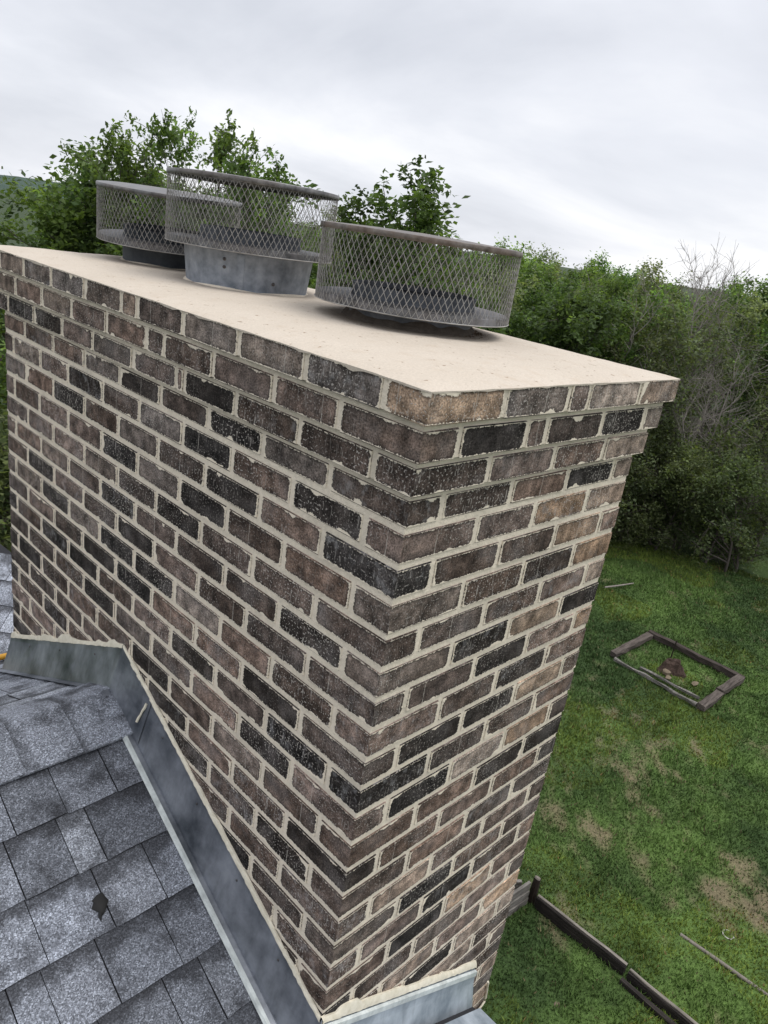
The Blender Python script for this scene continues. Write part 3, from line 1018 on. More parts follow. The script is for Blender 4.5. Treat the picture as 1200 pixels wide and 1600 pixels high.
# ridge caps: folded tabs over the ridge
def ridge_cap_mesh(w, half, th, seed):
    rr = random.Random(seed)
    V = []; F = []
    prof = []
    m_ = 5
    for i in range(-m_, m_ + 1):
        s = i / m_ * half
        a = abs(s)
        drop = SL / math.sqrt(1 + SL * SL) * (math.sqrt(a * a + .0004) - .02)
        prof.append((s * math.cos(aF), -drop))
    nx_ = 4
    for t_ in (1, 0):
        for i in range(nx_ + 1):
            x_ = -w * i / nx_
            lift_ = th * (1 - .55 * i / nx_)
            for (yy, z__) in prof:
                V.append((x_ + rr.uniform(-.0015, .0015), yy, z__ + (lift_ if t_ else -.001) + rr.uniform(-.0006, .0006)))
    k = len(prof); n2 = (nx_ + 1) * k
    for i in range(nx_):
        for j in range(k - 1):
            F.append((i * k + j, i * k + j + 1, (i + 1) * k + j + 1, (i + 1) * k + j)[::-1])
    for i in range(nx_):
        for j in (0, k - 1):
            q = (i * k + j, (i + 1) * k + j, (i + 1) * k + j + n2, i * k + j + n2)
            F.append(q if j else q[::-1])
    for j in range(k - 1):
        F.append((j, j + 1, j + 1 + n2, j + n2)); F.append((nx_ * k + j, nx_ * k + j + 1, nx_ * k + j + 1 + n2, nx_ * k + j + n2)[::-1])
    me_ = mesh_from('ridge_cap', V, F, M['shingle'])
    uvl = me_.uv_layers.new(name='face')
    for p in me_.polygons:
        for li in p.loop_indices:
            v__ = me_.vertices[me_.loops[li].vertex_index].co
            uvl.data[li].uv = (v__.y / .2, -v__.x / w * .92)
    me_.validate()
    return me_


rcm = [ridge_cap_mesh(.16, .155, .006, s) for s in range(4)]
x = -.035
i = 0
while x > -2.0:
    o = link('ridge_cap', rcm[i % 4], roof, tuple(Vector((x, YR, ZR + .009)) - RL), (0, 0, rnd.uniform(-.02, .02)))
    c_ = rnd.choice(SHT[1:5]); o.color = (*c_, 1)
    x -= .145; i += 1

# tar spot on the front slope
pts = []
for i in range(14):
    a = 2 * math.pi * i / 14
    pts.append((.015 * math.cos(a) * (1 + .3 * math.sin(i * 2.9)) + .006 * math.sin(a * 2), .028 * math.sin(a) * (1 + .2 * math.cos(i * 1.9)), 0))
V = [(p[0] * .7, p[1] * .7, .0022) for p in pts] + pts + [(0, 0, .003)]
F = [(i, (i + 1) % 14, 28) for i in range(14)] + [(i + 14, (i + 1) % 14 + 14, (i + 1) % 14, i) for i in range(14)]
o = link('tar_spot', mesh_from('tar_spot', V, F, M['tar'], True), roof, tuple(Vector((-.285, .475, zfront(.475) + .0105)) - RL), (aF, 0, -.35))

# ------------------------------------------------------------------ flashing (parts of the roof)


def ztopL(y):      # top line of the flashing on the long face
    return -.989 - (.484 * (.943 - y) if y < .943 else .478 * (y - .943))


def sheet(name, rows, mat, parent, th=.0015, label=None, smooth=False):
    """rows: list of polylines (same length); a surface through them"""
    n_ = len(rows[0]); V = [p for r_ in rows for p in r_]
    F = [(i * n_ + j, i * n_ + j + 1, (i + 1) * n_ + j + 1, (i + 1) * n_ + j) for i in range(len(rows) - 1) for j in range(n_ - 1)]
    me_ = mesh_from(name, V, F, mat, smooth)
    o = wpart(name, me_, parent, RL)
    md = o.modifiers.new('thick', 'SOLIDIFY'); md.thickness = th; md.offset = 0
    if label: o['label'] = label
    return o


def roofz(y): return zfront(y) if y < YR else zback(y)


r6 = random.Random(8)


def flash_piece(ya, yb, xo, label=None):
    n_ = max(3, int(abs(yb - ya) / .05))
    yy = [ya + (yb - ya) * i / n_ for i in range(n_ + 1)]
    w = [r6.uniform(-.002, .002) for _ in yy]
    rows = [[(-.0045 - xo, y__, ztopL(y__)) for y__ in yy],
            [(-.0075 - xo, y__, ztopL(y__) - .018) for y__ in yy],
            [(-.022 - xo + w[i], y__, (ztopL(y__) + roofz(y__)) / 2) for i, y__ in enumerate(yy)],
            [(-.040 - xo, y__, roofz(y__) + .016) for y__ in yy],
            [(-.046 - xo, y__, roofz(y__) + .0185) for y__ in yy],
            [(-.062 - xo, y__, roofz(y__) + .0175) for y__ in yy]]
    return sheet('flashing', rows, M['flash'], roof, label=label)


back = flash_piece(.935, 1.80, 0, 'dark flat sheet behind the ridge')
front = flash_piece(-.01, .79, 0)
mid = flash_piece(.775, .943, .0025)
# pale hemmed edge on the shingles
yy = [-.02 + i * .04 for i in range(24)]
rows = [[(-.0585, y__, roofz(y__) + .0205) for y__ in yy], [(-.0665 + r6.uniform(-.0012, .0012), y__, roofz(y__) + .0205) for y__ in yy], [(-.070, y__, roofz(y__) + .014) for y__ in yy]]
sheet('flashing_hem', rows, M['hem'], roof, .0018)


def bead(name, path, r_, mat, parent, seed=0, ploc=RL):
    rr = random.Random(seed)
    pts, rad = [], []
    for a, b_ in zip(path[:-1], path[1:]):
        a, b_ = Vector(a), Vector(b_); n_ = max(2, int((b_ - a).length / .012))
        for i in range(n_):
            pts.append(a.lerp(b_, i / n_) + Vector((rr.uniform(-1, 1), rr.uniform(-1, 1), rr.uniform(-1, 1))) * r_ * .25); rad.append(r_ * rr.uniform(.7, 1.3))
    pts.append(Vector(path[-1])); rad.append(r_)
    v_, f_ = tube(pts, rad, 7)
    return wpart(name, mesh_from(name, v_, f_, mat, True), parent, ploc)


def smear(p0, p1, up, out, seed, wmin=.004, wmax=.02, mat='sealant', th=.0035):
    """irregular flat smear of sealant along p0-p1, rising by a noisy width on the wall"""
    rr = random.Random(seed); p0, p1, up, out = map(Vector, (p0, p1, up, out))
    n_ = int((p1 - p0).length / .009); V, F = [], []; w_ = wmin; tgt = wmin
    for i in range(n_ + 1):
        if rr.random() < .22: tgt = wmin + (wmax - wmin) * rr.random() ** 2.2
        w_ += (tgt - w_) * .45
        c_ = p0.lerp(p1, i / n_); lo = rr.uniform(.0, .0025)
        V += [c_ - up * (.003 + lo), c_ - up * (.002 + lo) + out * (th + rr.uniform(0, .002)), c_ + up * w_ * .55 + out * th * rr.uniform(.7, 1.1), c_ + up * (w_ + rr.uniform(-.0015, .0015)) + out * .001, c_ + up * w_ - out * .004]
    for i in range(n_):
        for j in range(4): F.append((i * 5 + j, i * 5 + j + 1, (i + 1) * 5 + j + 1, (i + 1) * 5 + j))
    return wpart('sealant_bead', mesh_from('sealant_bead', V, F, M[mat], True), roof, RL)


smear((-.0035, 1.795, ztopL(1.795) + .001), (-.0035, .943, -.988), (0, 0, 1), (-1, 0, 0), 1, .006, .030)
smear((-.0035, .943, -.988), (-.0035, .0, ztopL(0) + .001), (0, .12, .99), (-1, 0, 0), 2, .005, .016)
bead('sealant_bead', [(-.012, .79, ztopL(.79) - .02), (-.034, .80, roofz(.80) + .06)], .0035, M['sealant'], roof, 3)


for y__ in (.70, .52, .33, .15, 1.1, 1.35, 1.6):
    zt_ = ztopL(y__) - .030
    v_, f_ = lathe([(.0003, .0016), (.0028, .0012), (.0032, 0)], 8)
    wpart('nail', mesh_from('nail', [(-.0125 - p_[2], y__ + p_[0], zt_ + p_[1]) for p_ in v_], f_, M['screw']), roof, RL)


# right face flashing
def ztopR(x): return -1.440 - .5375 * x


xx = [-.006 + i * (.652 / 14) for i in range(15)]
rows = [[(x__, -.0045, ztopR(x__)) for x__ in xx], [(x__, -.006, ztopR(x__) - .012) for x__ in xx], [(x__, -.012, ztopR(x__) - .024) for x__ in xx], [(x__, -.014, ztopR(x__) - .06) for x__ in xx], [(x__, -.030, ztopR(x__) - .150) for x__ in xx],
        [(x__, -.075, ztopR(x__) - .155) for x__ in xx], [(x__, -.22, zhip(x__) + .012) for x__ in xx]]
sheet('flashing', rows, M['flash_light'], roof, .0016, 'pale blue-grey counter flashing on the short face')
x4 = [xx[0] + .004, .2, .4, .656]
sheet('metal_pan', [[(x__, y__, zhip(x__) + .014) for x__ in x4] for y__ in (-.05, -.25, -.45, -.64)], M['flash_light'], roof, .002)
rows = [[(x__, -.010, ztopR(x__) - .010) for x__ in xx], [(x__, -.0165, ztopR(x__) - .013) for x__ in xx], [(x__, -.0165, ztopR(x__) - .030) for x__ in xx]]
sheet('flashing_hem', rows, M['hem'], roof, .001)
smear((-.006, -.0035, ztopR(0) + .001), (.648, -.0035, ztopR(.648) + .001), (0, 0, 1), (0, -1, 0), 5, .009, .032, th=.006)
bead('sealant_bead', [(.646, -.004, -1.80), (.649, -.004, -1.90), (.652, -.004, -2.03), (.655, -.004, -2.2)], .003, M['sealant'], roof, 6)
bead('sealant_bead', [(.648, -.004, -2.05), (.70, -.007, -2.055), (.745, -.007, -2.059), (.775, -.006, -2.045), (.772, -.005, -1.99), (.763, -.005, -1.95)], .0035, M['sealant'], roof, 7)

# far lower roof glimpsed left of the chimney
u_ = Vector((.74, .67, 0)); p_ = Vector((.67, -.74, 0))
n0 = Vector((.14, 2.35, -1.78))
def far_pt(a, b_): return n0 + u_ * a + p_ * b_ + Vector((0, 0, SL * a))
wing = tag(empty('lower_roof', (n0.x, n0.y, n0.z)), 'small grey shingle roof slope glimpsed behind the left edge of the chimney', 'roof')
poly = [far_pt(-.08, -1.6), far_pt(-.08, .25), far_pt(.42, .12), far_pt(.42, -.09), far_pt(.55, -.35), far_pt(.9, -1.6)]
wpart('roof_deck', mesh_from('roof_deck', *slab(poly), M['felt']), wing, n0)
q_ = p_.to_track_quat('X', 'Z')
ang = math.atan2(p_.y, p_.x)
for i in range(4):
    b0 = .2
    while b0 > -1.0:
        wd = rnd.choice([.12, .15, .19]); a0 = -.06 + i * .125
        if a0 < .40 - max(0, -b0 - .1) * .0:
            key = (wd, .0055)
            if key not in smc: smc[key] = shingle_mesh(wd - .0025, EXP + .012, .0055)
            o = link('shingle', smc[key], wing, tuple(far_pt(a0, b0 - wd) - n0 + Vector((0, 0, .003))), (aF, 0, ang))
            c_ = rnd.choice(SHT[1:4]); o.color = (c_[0] * 1.2, c_[1] * 1.2, c_[2] * 1.2, 1)
        b0 -= wd

# yellow pole lying behind the chimney
v_, f_ = tube([(.24, 1.985, zback(1.985) + .028), (-.9, 2.36, zback(2.36) + .028)], .0125, 12)
o = link('yellow_pole', mesh_from('yellow_pole', v_, f_, M['yellow'], True))
tag(o, 'yellow pole lying on the shingles beside the far left foot of the chimney', 'pole')

# house body under the roof (outside the picture, seen only from other positions)
house = tag(empty('house_walls', (-1.7, 0, GROUND)), 'pale rendered house wall under the shingle roof', 'house')
me = mesh_from('wall', *boxVF(-3.6, .5, -2.4, -.02, GROUND - .05, -2.75), M['fascia'])
wpart('wall', me, house, (-1.7, 0, GROUND))
me = mesh_from('wall', *boxVF(-3.6, -.02, -.02, 2.5, GROUND - .05, -2.2), M['fascia'])
wpart('wall', me, house, (-1.7, 0, GROUND))
me = mesh_from('fascia', *boxVF(.60, .63, -2.6, -.05, zhip(.65) - .2 - .03, zhip(.65) - .06), M['fascia'])
wpart('fascia', me, house, (-1.7, 0, GROUND))

# ------------------------------------------------------------------ ground
DIRT = [(6.9, .35, .9, .8, 1.15), (6.6, -.35, .5, .6, .8), (6.35, .05, .35, .35, .8), (7.6, 1.9, .9, .25, .6), (8.3, 1.5, .5, .3, .65), (8.9, 2.1, .4, .2, .7), (8.4, 2.9, .35, .18, .6), (9.3, 1.6, .6, .3, .6), (7.1, 2.9, .35, .2, .6),
        (6.3, 2.2, .35, .28, .75), (5.9, 2.0, .22, .18, .8), (7.0, 1.6, .4, .18, .6), (9.8, 1.2, .7, .25, .55), (10.4, .6, .8, .25, .5), (8.0, .6, .5, .2, .55), (7.8, 2.4, .3, .12, .7), (11.0, 2.6, .5, .4, .45), (4.83, .9, .10, 1.6, .85),
        (11.1, 2.95, .35, .25, .6), (5.25, 1.2, .15, .4, .5)]


def dirt_amount(X, Y):
    n_ = vnoise(X + 40, Y + 40, 2.3, 21) * .5 + vnoise(X + 40, Y + 40, 6.1, 22) * .3 + vnoise(X + 40, Y + 40, 15, 23) * .2
    D_ = np.zeros_like(X)
    for (cx, cy, sx, sy, am) in DIRT:
        D_ = np.maximum(D_, am * np.exp(-((X - cx) / sx) ** 2 - ((Y - cy) / sy) ** 2))
    st = vnoise(X * .8 + Y * .6 + 40, (Y * .8 - X * .6) * 2.6 + 90, 3.5, 24)
    n_ = n_ * .7 + st * .3
    wide = .50 * np.exp(-((X - 8.2) / 2.6) ** 2 - ((Y - 1.7) / 1.7) ** 2)
    return np.clip((D_ * .62 + wide * .55 + (n_ - .5) * 2.9 - .46) * 1.05, 0, .74)


def grass_col(X, Y):
    a = vnoise(X + 40, Y + 40, .7, 31) * .5 + vnoise(X + 40, Y + 40, 2.1, 32) * .3 + vnoise(X + 40, Y + 40, 7, 33) * .2
    a = np.clip((a - .3) * 2.4, 0, 1)[..., None]
    c1 = np.array([.048, .088, .025]); c2 = np.array([.120, .198, .048])
    return c1 * (1 - a) + c2 * a


co = lambda a, b, n: np.linspace(a, b, n)
gx = np.concatenate([np.array([-1500, -400, -120, -50, -20, -8, -3]), co(0, 21, 300), np.array([24, 28, 34, 42, 55, 75, 110, 200, 500, 1500])])
gy = np.concatenate([np.array([-1500, -400, -120, -40, -15, -6]), co(-3, 9, 190), np.array([11, 14, 18, 24, 32, 45, 70, 120, 300, 700, 1500])])
X, Y = np.meshgrid(gx, gy, indexing='ij')
inn = np.exp(-np.maximum(0, np.hypot(X - 10, Y - 3) - 14) / 4)
Z = GROUND + ((vnoise(X + 40, Y + 40, .5, 41) - .5) * .12 + (vnoise(X + 40, Y + 40, 2.5, 42) - .5) * .04 + (vnoise(X + 40, Y + 40, 8, 43) - .5) * .02) * inn
dd = dirt_amount(X, Y)[..., None]
gc = grass_col(X, Y) * .8
soil = np.array([.20, .15, .10])
forest = (np.clip((X - 14.6) / 2, 0, 1) * np.clip((24 - X) / 3, 0, 1))[..., None]
col = gc * (1 - dd) + soil * dd
fl = np.array([.035, .055, .022])
far_m = np.clip((np.hypot(X, Y) - 17) / 4, 0, 1)[..., None]
col = col * (1 - far_m) + fl * far_m
V = np.stack([X, Y, Z], -1).reshape(-1, 3)
idx = np.arange(len(gx) * len(gy)).reshape(len(gx), len(gy))
Q = np.stack([idx[:-1, :-1], idx[1:, :-1], idx[1:, 1:], idx[:-1, 1:]], -1).reshape(-1, 4)
me = mesh_quads('ground', V, Q, M['ground'], True)
a_t = me.color_attributes.new('tone', 'FLOAT_COLOR', 'POINT')
cc = np.ones((len(V), 4), np.float32); cc[:, :3] = col.reshape(-1, 3)
a_t.data.foreach_set('color', cc.ravel())
g = link('ground', me); g['kind'] = 'structure'

# grass blades over the lawn in view
rs = np.random.RandomState(9)
NB = 330000
# density follows distance: draw in polar coordinates round the chimney
az_ = np.radians(rs.uniform(-14, 40, NB)); dist = 4.2 + 14.5 * rs.rand(NB) ** .85
bx = -.88 + dist * np.cos(az_); by = -.75 + dist * np.sin(az_)
kp = (by > -2.6) & (by < 8.8) & (bx > 3.2) & (bx < 17.5 + vnoise(bx, by + 40, .8, 50) * 1.5)
bx, by, dist = bx[kp], by[kp], dist[kp]
da = dirt_amount(bx, by)
kp = rs.rand(len(bx)) > da * .93
bx, by, dist, da = bx[kp], by[kp], dist[kp], da[kp]
clump = vnoise(bx + 40, by + 40, 5, 61) * .6 + vnoise(bx + 40, by + 40, 13, 62) * .4
ix = np.interp(bx, gx, np.arange(len(gx))); iy = np.interp(by, gy, np.arange(len(gy)))
Zg = Z[np.clip(ix.round().astype(int), 0, len(gx) - 1), np.clip(iy.round().astype(int), 0, len(gy) - 1)]
hgt = (.018 + .055 * clump ** 1.5) * rs.uniform(.6, 1.4, len(bx)) * (1 - .5 * da)
wd = (.004 + .0007 * dist) * rs.uniform(.6, 1.3, len(bx))
th = rs.uniform(0, 2 * np.pi, len(bx)); lean = rs.uniform(0, 1.0, len(bx)) * hgt; th2 = rs.uniform(0, 2 * np.pi, len(bx))
P0 = np.stack([bx - wd * np.cos(th), by - wd * np.sin(th), Zg - .004], 1)
P1 = np.stack([bx + wd * np.cos(th), by + wd * np.sin(th), Zg - .004], 1)
P2 = np.stack([bx + lean * np.cos(th2), by + lean * np.sin(th2), Zg + hgt], 1)
V = np.stack([P0, P1, P2], 1).reshape(-1, 3)
gcol = grass_col(bx, by) * rs.uniform(.72, 1.35, len(bx))[:, None]
dry = rs.rand(len(bx)) < (.03 + .3 * np.clip(dirt_amount(bx + .12, by + .1) + da, 0, 1))
gcol[dry] = np.array([.17, .145, .075]) * rs.uniform(.5, 1.2, dry.sum())[:, None]
yel = vnoise(bx + 40, by + 40, 1.1, 71) > .62
gcol[yel] *= np.array([1.45, 1.2, .9])
me = mesh_quads('lawn_grass', V, np.arange(len(V)).reshape(-1, 3), M['blade'], cols=gcol)
o = link('lawn_grass', me); tag(o, 'patchy green lawn with bare brown spots below the chimney', 'grass', kind='stuff')


# ------------------------------------------------------------------ yard things
def beam(name, p0, p1, w, h, mat, parent=None, ploc=(0, 0, 0), seed=0, rough=.022):
    """weathered timber between two ground points, jittered cross sections"""
    rr = random.Random(seed)
    p0, p1 = Vector(p0), Vector(p1); d_ = p1 - p0; n_ = max(4, int(d_.length / .18)); s_ = d_.normalized().cross(Vector((0, 0, 1))).normalized()
    V, F = [], []
    for i in range(n_ + 1):
        c_ = p0 + d_ * i / n_
        sag = rr.uniform(-.006, .006)
        for (a, b_) in ((-w / 2, 0), (w / 2, 0), (w / 2, h * .93), (w * .42, h), (-w * .42, h), (-w / 2, h * .93)):
            V.append(c_ + s_ * (a + rr.uniform(-1, 1) * rough * .6) + Vector((0, 0, b_ + sag + rr.uniform(-1, 1) * rough * .5)))
    for i in range(n_):
        for j in range(6):
            F.append((i * 6 + j, i * 6 + (j + 1) % 6, (i + 1) * 6 + (j + 1) % 6, (i + 1) * 6 + j)[::-1])
    F += [tuple(range(6)), tuple(n_ * 6 + j for j in range(6))[::-1]]
    return wpart(name, mesh_from(name, V, F, mat), parent, ploc) if parent else link(name, mesh_from(name, V, F, mat))


G = GROUND
BC = (11.15, 2.9, G)
bed = tag(empty('garden_bed_frame', BC), 'weathered rectangular timber frame lying on the lawn around a small stump', 'garden bed frame')
beam('timber', (10.50, 3.78, G), (11.80, 3.74, G + .01), .12, .09, M['tie_x'], bed, BC, 1)
beam('timber', (11.90, 3.80, G), (11.86, 2.02, G), .09, .10, M['tie_y'], bed, BC, 2)
beam('timber', (10.30, 2.12, G), (10.98, 2.10, G), .13, .09, M['tie_x'], bed, BC, 3)
beam('timber', (11.03, 2.12, G + .02), (11.82, 2.06, G + .03), .13, .09, M['tie_x'], bed, BC, 4)
beam('plank', (10.42, 3.70, G), (10.34, 2.2, G), .05, .05, M['plank'], bed, BC, 5)
beam('plank', (10.58, 3.30, G), (10.56, 2.25, G + .01), .04, .04, M['plank'], bed, BC, 6)


def rock(name, loc, s, seed, mat, flat=.6):
    bm = bmesh.new(); bmesh.ops.create_icosphere(bm, subdivisions=2, radius=1)
    rr = random.Random(seed); ph = [rr.uniform(0, 6) for _ in range(6)]
    for v_ in bm.verts:
        c_ = v_.co.copy()
        f_ = 1 + .16 * math.sin(3.1 * c_.x + ph[0]) + .13 * math.sin(4.3 * c_.y + ph[1]) + .1 * math.sin(5.2 * c_.z + ph[2]) + rr.uniform(-.05, .05)
        v_.co = Vector((c_.x * s[0], c_.y * s[1], c_.z * s[2])) * f_
    me_ = bpy.data.meshes.new(name); bm.to_mesh(me_); bm.free(); me_.materials.append(mat)
    return link(name, me_, None, loc)


# stump with ragged top
V, F = [], []
rr = random.Random(4); n_ = 14
for k, (z_, r_) in enumerate(((-.03, .24), (.04, .19), (.10, .15), (.17, .13), (.14, .05))):
    for j in range(n_):
        a = 2 * math.pi * j / n_
        q = r_ * (1 + .22 * math.sin(3 * a + k * .3) + rr.uniform(-.1, .1))
        V.append((q * math.cos(a), q * math.sin(a), z_ + (rr.uniform(-.05, .05) if k >= 3 else 0)))
for k in range(4):
    for j in range(n_): F.append((k * n_ + j, k * n_ + (j + 1) % n_, (k + 1) * n_ + (j + 1) % n_, (k + 1) * n_ + j))
F.append(tuple(4 * n_ + j for j in range(n_)))
o = link('tree_stump', mesh_from('tree_stump', V, F, M['stump']), None, (11.08, 2.95, G)); tag(o, 'small dark broken tree stump inside the timber frame', 'stump')
v_, f_ = tube([(11.35, 3.12, G - .02), (11.34, 3.11, G + .25), (11.33, 3.10, G + .42)], .011, 6)
o = link('metal_rod', mesh_from('metal_rod', v_, f_, M['rod'])); tag(o, 'thin rusty rod standing upright behind the stump', 'rod')
o = rock('stone', (10.83, 2.95, G + .03), (.07, .06, .05), 1, M['stone']); tag(o, 'brown stone beside the left foot of the stump', 'stone')
o = rock('stone', (10.72, 2.86, G + .02), (.06, .045, .025), 2, M['stone']); tag(o, 'small flat pale stone in front of the stump', 'stone')
o = rock('stone', (10.98, 2.50, G + .02), (.10, .04, .02), 3, M['stone']); tag(o, 'long flat stone right of the stump inside the timber frame', 'stone')
o = rock('stone', (4.18, .86, G + .02), (.055, .04, .03), 4, M['stone']); tag(o, 'tan stone alone in the grass at the bottom right', 'stone')

# edging board with planks and post
EC = (4.95, .8, G)
edg = tag(empty('timber_edging', EC), 'long dark board edging crossing the lawn from the chimney corner', 'edging')
beam('board', (4.95, 1.62, G), (4.97, .62, G), .045, .14, M['edge_y'], edg, EC, 11, .006)
beam('board', (4.96, .58, G), (4.94, -.9, G), .05, .12, M['edge_y'], edg, EC, 12, .006)
beam('board', (4.86, .60, G), (4.80, -.9, G), .05, .09, M['edge_y'], edg, EC, 13, .006)
beam('board_cap', (4.965, 1.62, G + .14), (4.985, .62, G + .14), .03, .012, M['edge_top'], edg, EC, 14, .002)
beam('board_cap', (4.975, .58, G + .12), (4.955, -.9, G + .12), .03, .012, M['edge_top'], edg, EC, 15, .002)
for k, dz in enumerate((0, .095, .19)):
    beam('plank', (4.90, 1.70 + .008 * k, G + dz), (3.6, 1.84, G + dz), .035, .088, M['plank'], edg, EC, 20 + k, .004)
beam('plank', (4.9, 1.80, G + .1), (4.0, 2.6, G + .1), .04, .12, M['plank'], edg, EC, 25, .004)
v_, f_ = tube([(4.97, 1.68, G - .05), (4.97, 1.68, G + .2), (4.975, 1.68, G + .31)], [.045, .042, .035], 9)
wpart('post', mesh_from('post', v_, f_, M['rod']), edg, EC)
v_, f_ = tube([(4.968, 1.68, G + .31), (4.975, 1.68, G + .325)], [.032, .030], 9)
wpart('post_cap', mesh_from('post_cap', v_, f_, M['pipe']), edg, EC)

v_, f_ = tube([(5.88, .46, G + .025), (5.9, .05, G + .03), (5.93, -.75, G + .028)], .02, 10)
o = link('pipe', mesh_from('pipe', v_, f_, M['pipe'], True)); tag(o, 'straight grey pipe lying in the grass at the lower right', 'pipe')
v_, f_ = lathe([(.045, 0), (.05, .035), (.06, .035), (.062, 0)], 20)
o = link('pipe_end', mesh_from('pipe_end', v_, f_, M['pvc'], True), None, (6.30, .13, G)); tag(o, 'small white round pipe end sticking out of bare soil beside the grey pipe', 'pipe end')
v_, f_ = tube([(13.0, 5.35, G + .02), (13.35, 5.2, G + .05), (13.8, 5.1, G + .04)], [.02, .018, .012], 6)
o = link('fallen_branch', mesh_from('fallen_branch', v_, f_, M['bare_bark'])); tag(o, 'thin pale fallen branch on the grass near the chimney edge', 'branch')
v_, f_ = tube([(17.2, 7.0, G + .03), (17.5, 6.3, G + .08)], [.05, .035], 7)
o = link('fallen_branch', mesh_from('fallen_branch', v_, f_, M['bare_bark'])); tag(o, 'short pale log at the foot of the woods', 'log')


# ------------------------------------------------------------------ trees
def skeleton(seed, height, spread, limbs, crown0, sub=3, twig=3, droop=.0, lean=(0, 0), trunk_r=.09, up=.7, multi=1):
    """returns branch tubes and twig list (a, b) as arrays"""
    r_ = np.random.RandomState(seed)
    tubes, twigs = [], []

    def path(p, d, ln, n, wob, upb=.15):
        pts = [p]; d = d / np.linalg.norm(d)
        for i in range(n):
            d = d + r_.randn(3) * wob + np.array([0, 0, upb]) * .3
            d /= np.linalg.norm(d); pts.append(pts[-1] + d * ln / n)
        return pts, d
    for s in range(multi):
        base = np.array([r_.randn() * .15 * (multi > 1), r_.randn() * .15 * (multi > 1), 0.])
        dirv = np.array([lean[0] + r_.randn() * .18 * (multi > 1), lean[1] + r_.randn() * .18 * (multi > 1), 1.])
        tr, _ = path(base, dirv, height * .92, 9, .07)
        rad = [trunk_r * (1 - .88 * i / 9) for i in range(10)]
        tubes.append((tr, rad, 7))
        for k in range(limbs):
            f = crown0 + (1 - crown0) * (k + r_.rand()) / limbs * .98
            i = min(8, int(f * 9)); q = f * 9 - i
            p = tr[i] * (1 - q) + tr[i + 1] * q
            a = r_.uniform(0, 2 * np.pi) if multi == 1 else r_.uniform(0, 2 * np.pi)
            prof = math.sin(math.pi * min(1, max(.12, (f - crown0) / (1 - crown0) * .8 + .18)))
            ln = spread * (.45 + .75 * prof) * r_.uniform(.7, 1.15)
            d = np.array([math.cos(a), math.sin(a), up * (.35 + .9 * f) + r_.uniform(-.2, .3)])
            lp, _ = path(p, d, ln, 5, .16, .25)
            r0 = trunk_r * (1 - .85 * f) * .55
            tubes.append((lp, [r0 * (1 - .8 * j / 5) + .004 for j in range(6)], 5))
            for m_ in range(sub):
                g_ = .25 + .75 * (m_ + r_.rand()) / sub; j = min(4, int(g_ * 5)); q = g_ * 5 - j
                p2 = lp[j] * (1 - q) + lp[j + 1] * q
                d2 = (lp[j + 1] - lp[j]); d2 = d2 / np.linalg.norm(d2) + r_.randn(3) * .75
                sp, _ = path(p2, d2, ln * r_.uniform(.3, .5), 3, .25, .2 - droop)
                tubes.append((sp, [.008, .006, .005, .003], 4))
                for t_ in range(twig):
                    j2 = r_.randint(0, 3); p3 = sp[j2] + (sp[j2 + 1] - sp[j2]) * r_.rand()
                    d3 = r_.randn(3) + np.array([0, 0, .35 - droop]) + d2 * .5; d3 /= np.linalg.norm(d3)
                    twigs.append((p3, p3 + d3 * r_.uniform(.16, .42) * (.6 + spread * .22)))
                twigs.append((sp[-2], sp[-1] + (sp[-1] - sp[-2]) * .4))
            twigs.append((lp[-2], lp[-1] + (lp[-1] - lp[-2]) * .4))
    return tubes, twigs


def tube_mesh(name, tubes, mat):
    Vs, Fs = [], []; base = 0
    for pts, rad, n in tubes:
        pts = np.array(pts); m_ = len(pts)
        d = np.gradient(pts, axis=0); d /= np.linalg.norm(d, axis=1, keepdims=True) + 1e-9
        a = np.cross(d, [.31, .17, .93]); a /= np.linalg.norm(a, axis=1, keepdims=True) + 1e-9; b_ = np.cross(d, a)
        th = 2 * np.pi * np.arange(n) / n
        ring_ = pts[:, None, :] + (a[:, None, :] * np.cos(th)[None, :, None] + b_[:, None, :] * np.sin(th)[None, :, None]) * np.array(rad)[:, None, None]
        Vs.append(ring_.reshape(-1, 3))
        i = np.arange(m_ - 1)[:, None] * n; j = np.arange(n)[None]
        Fs.append((np.stack([i + j, i + (j + 1) % n, i + n + (j + 1) % n, i + n + j], -1) + base).reshape(-1, 4)); base += m_ * n
    return mesh_quads(name, np.concatenate(Vs), np.concatenate(Fs), mat, True)


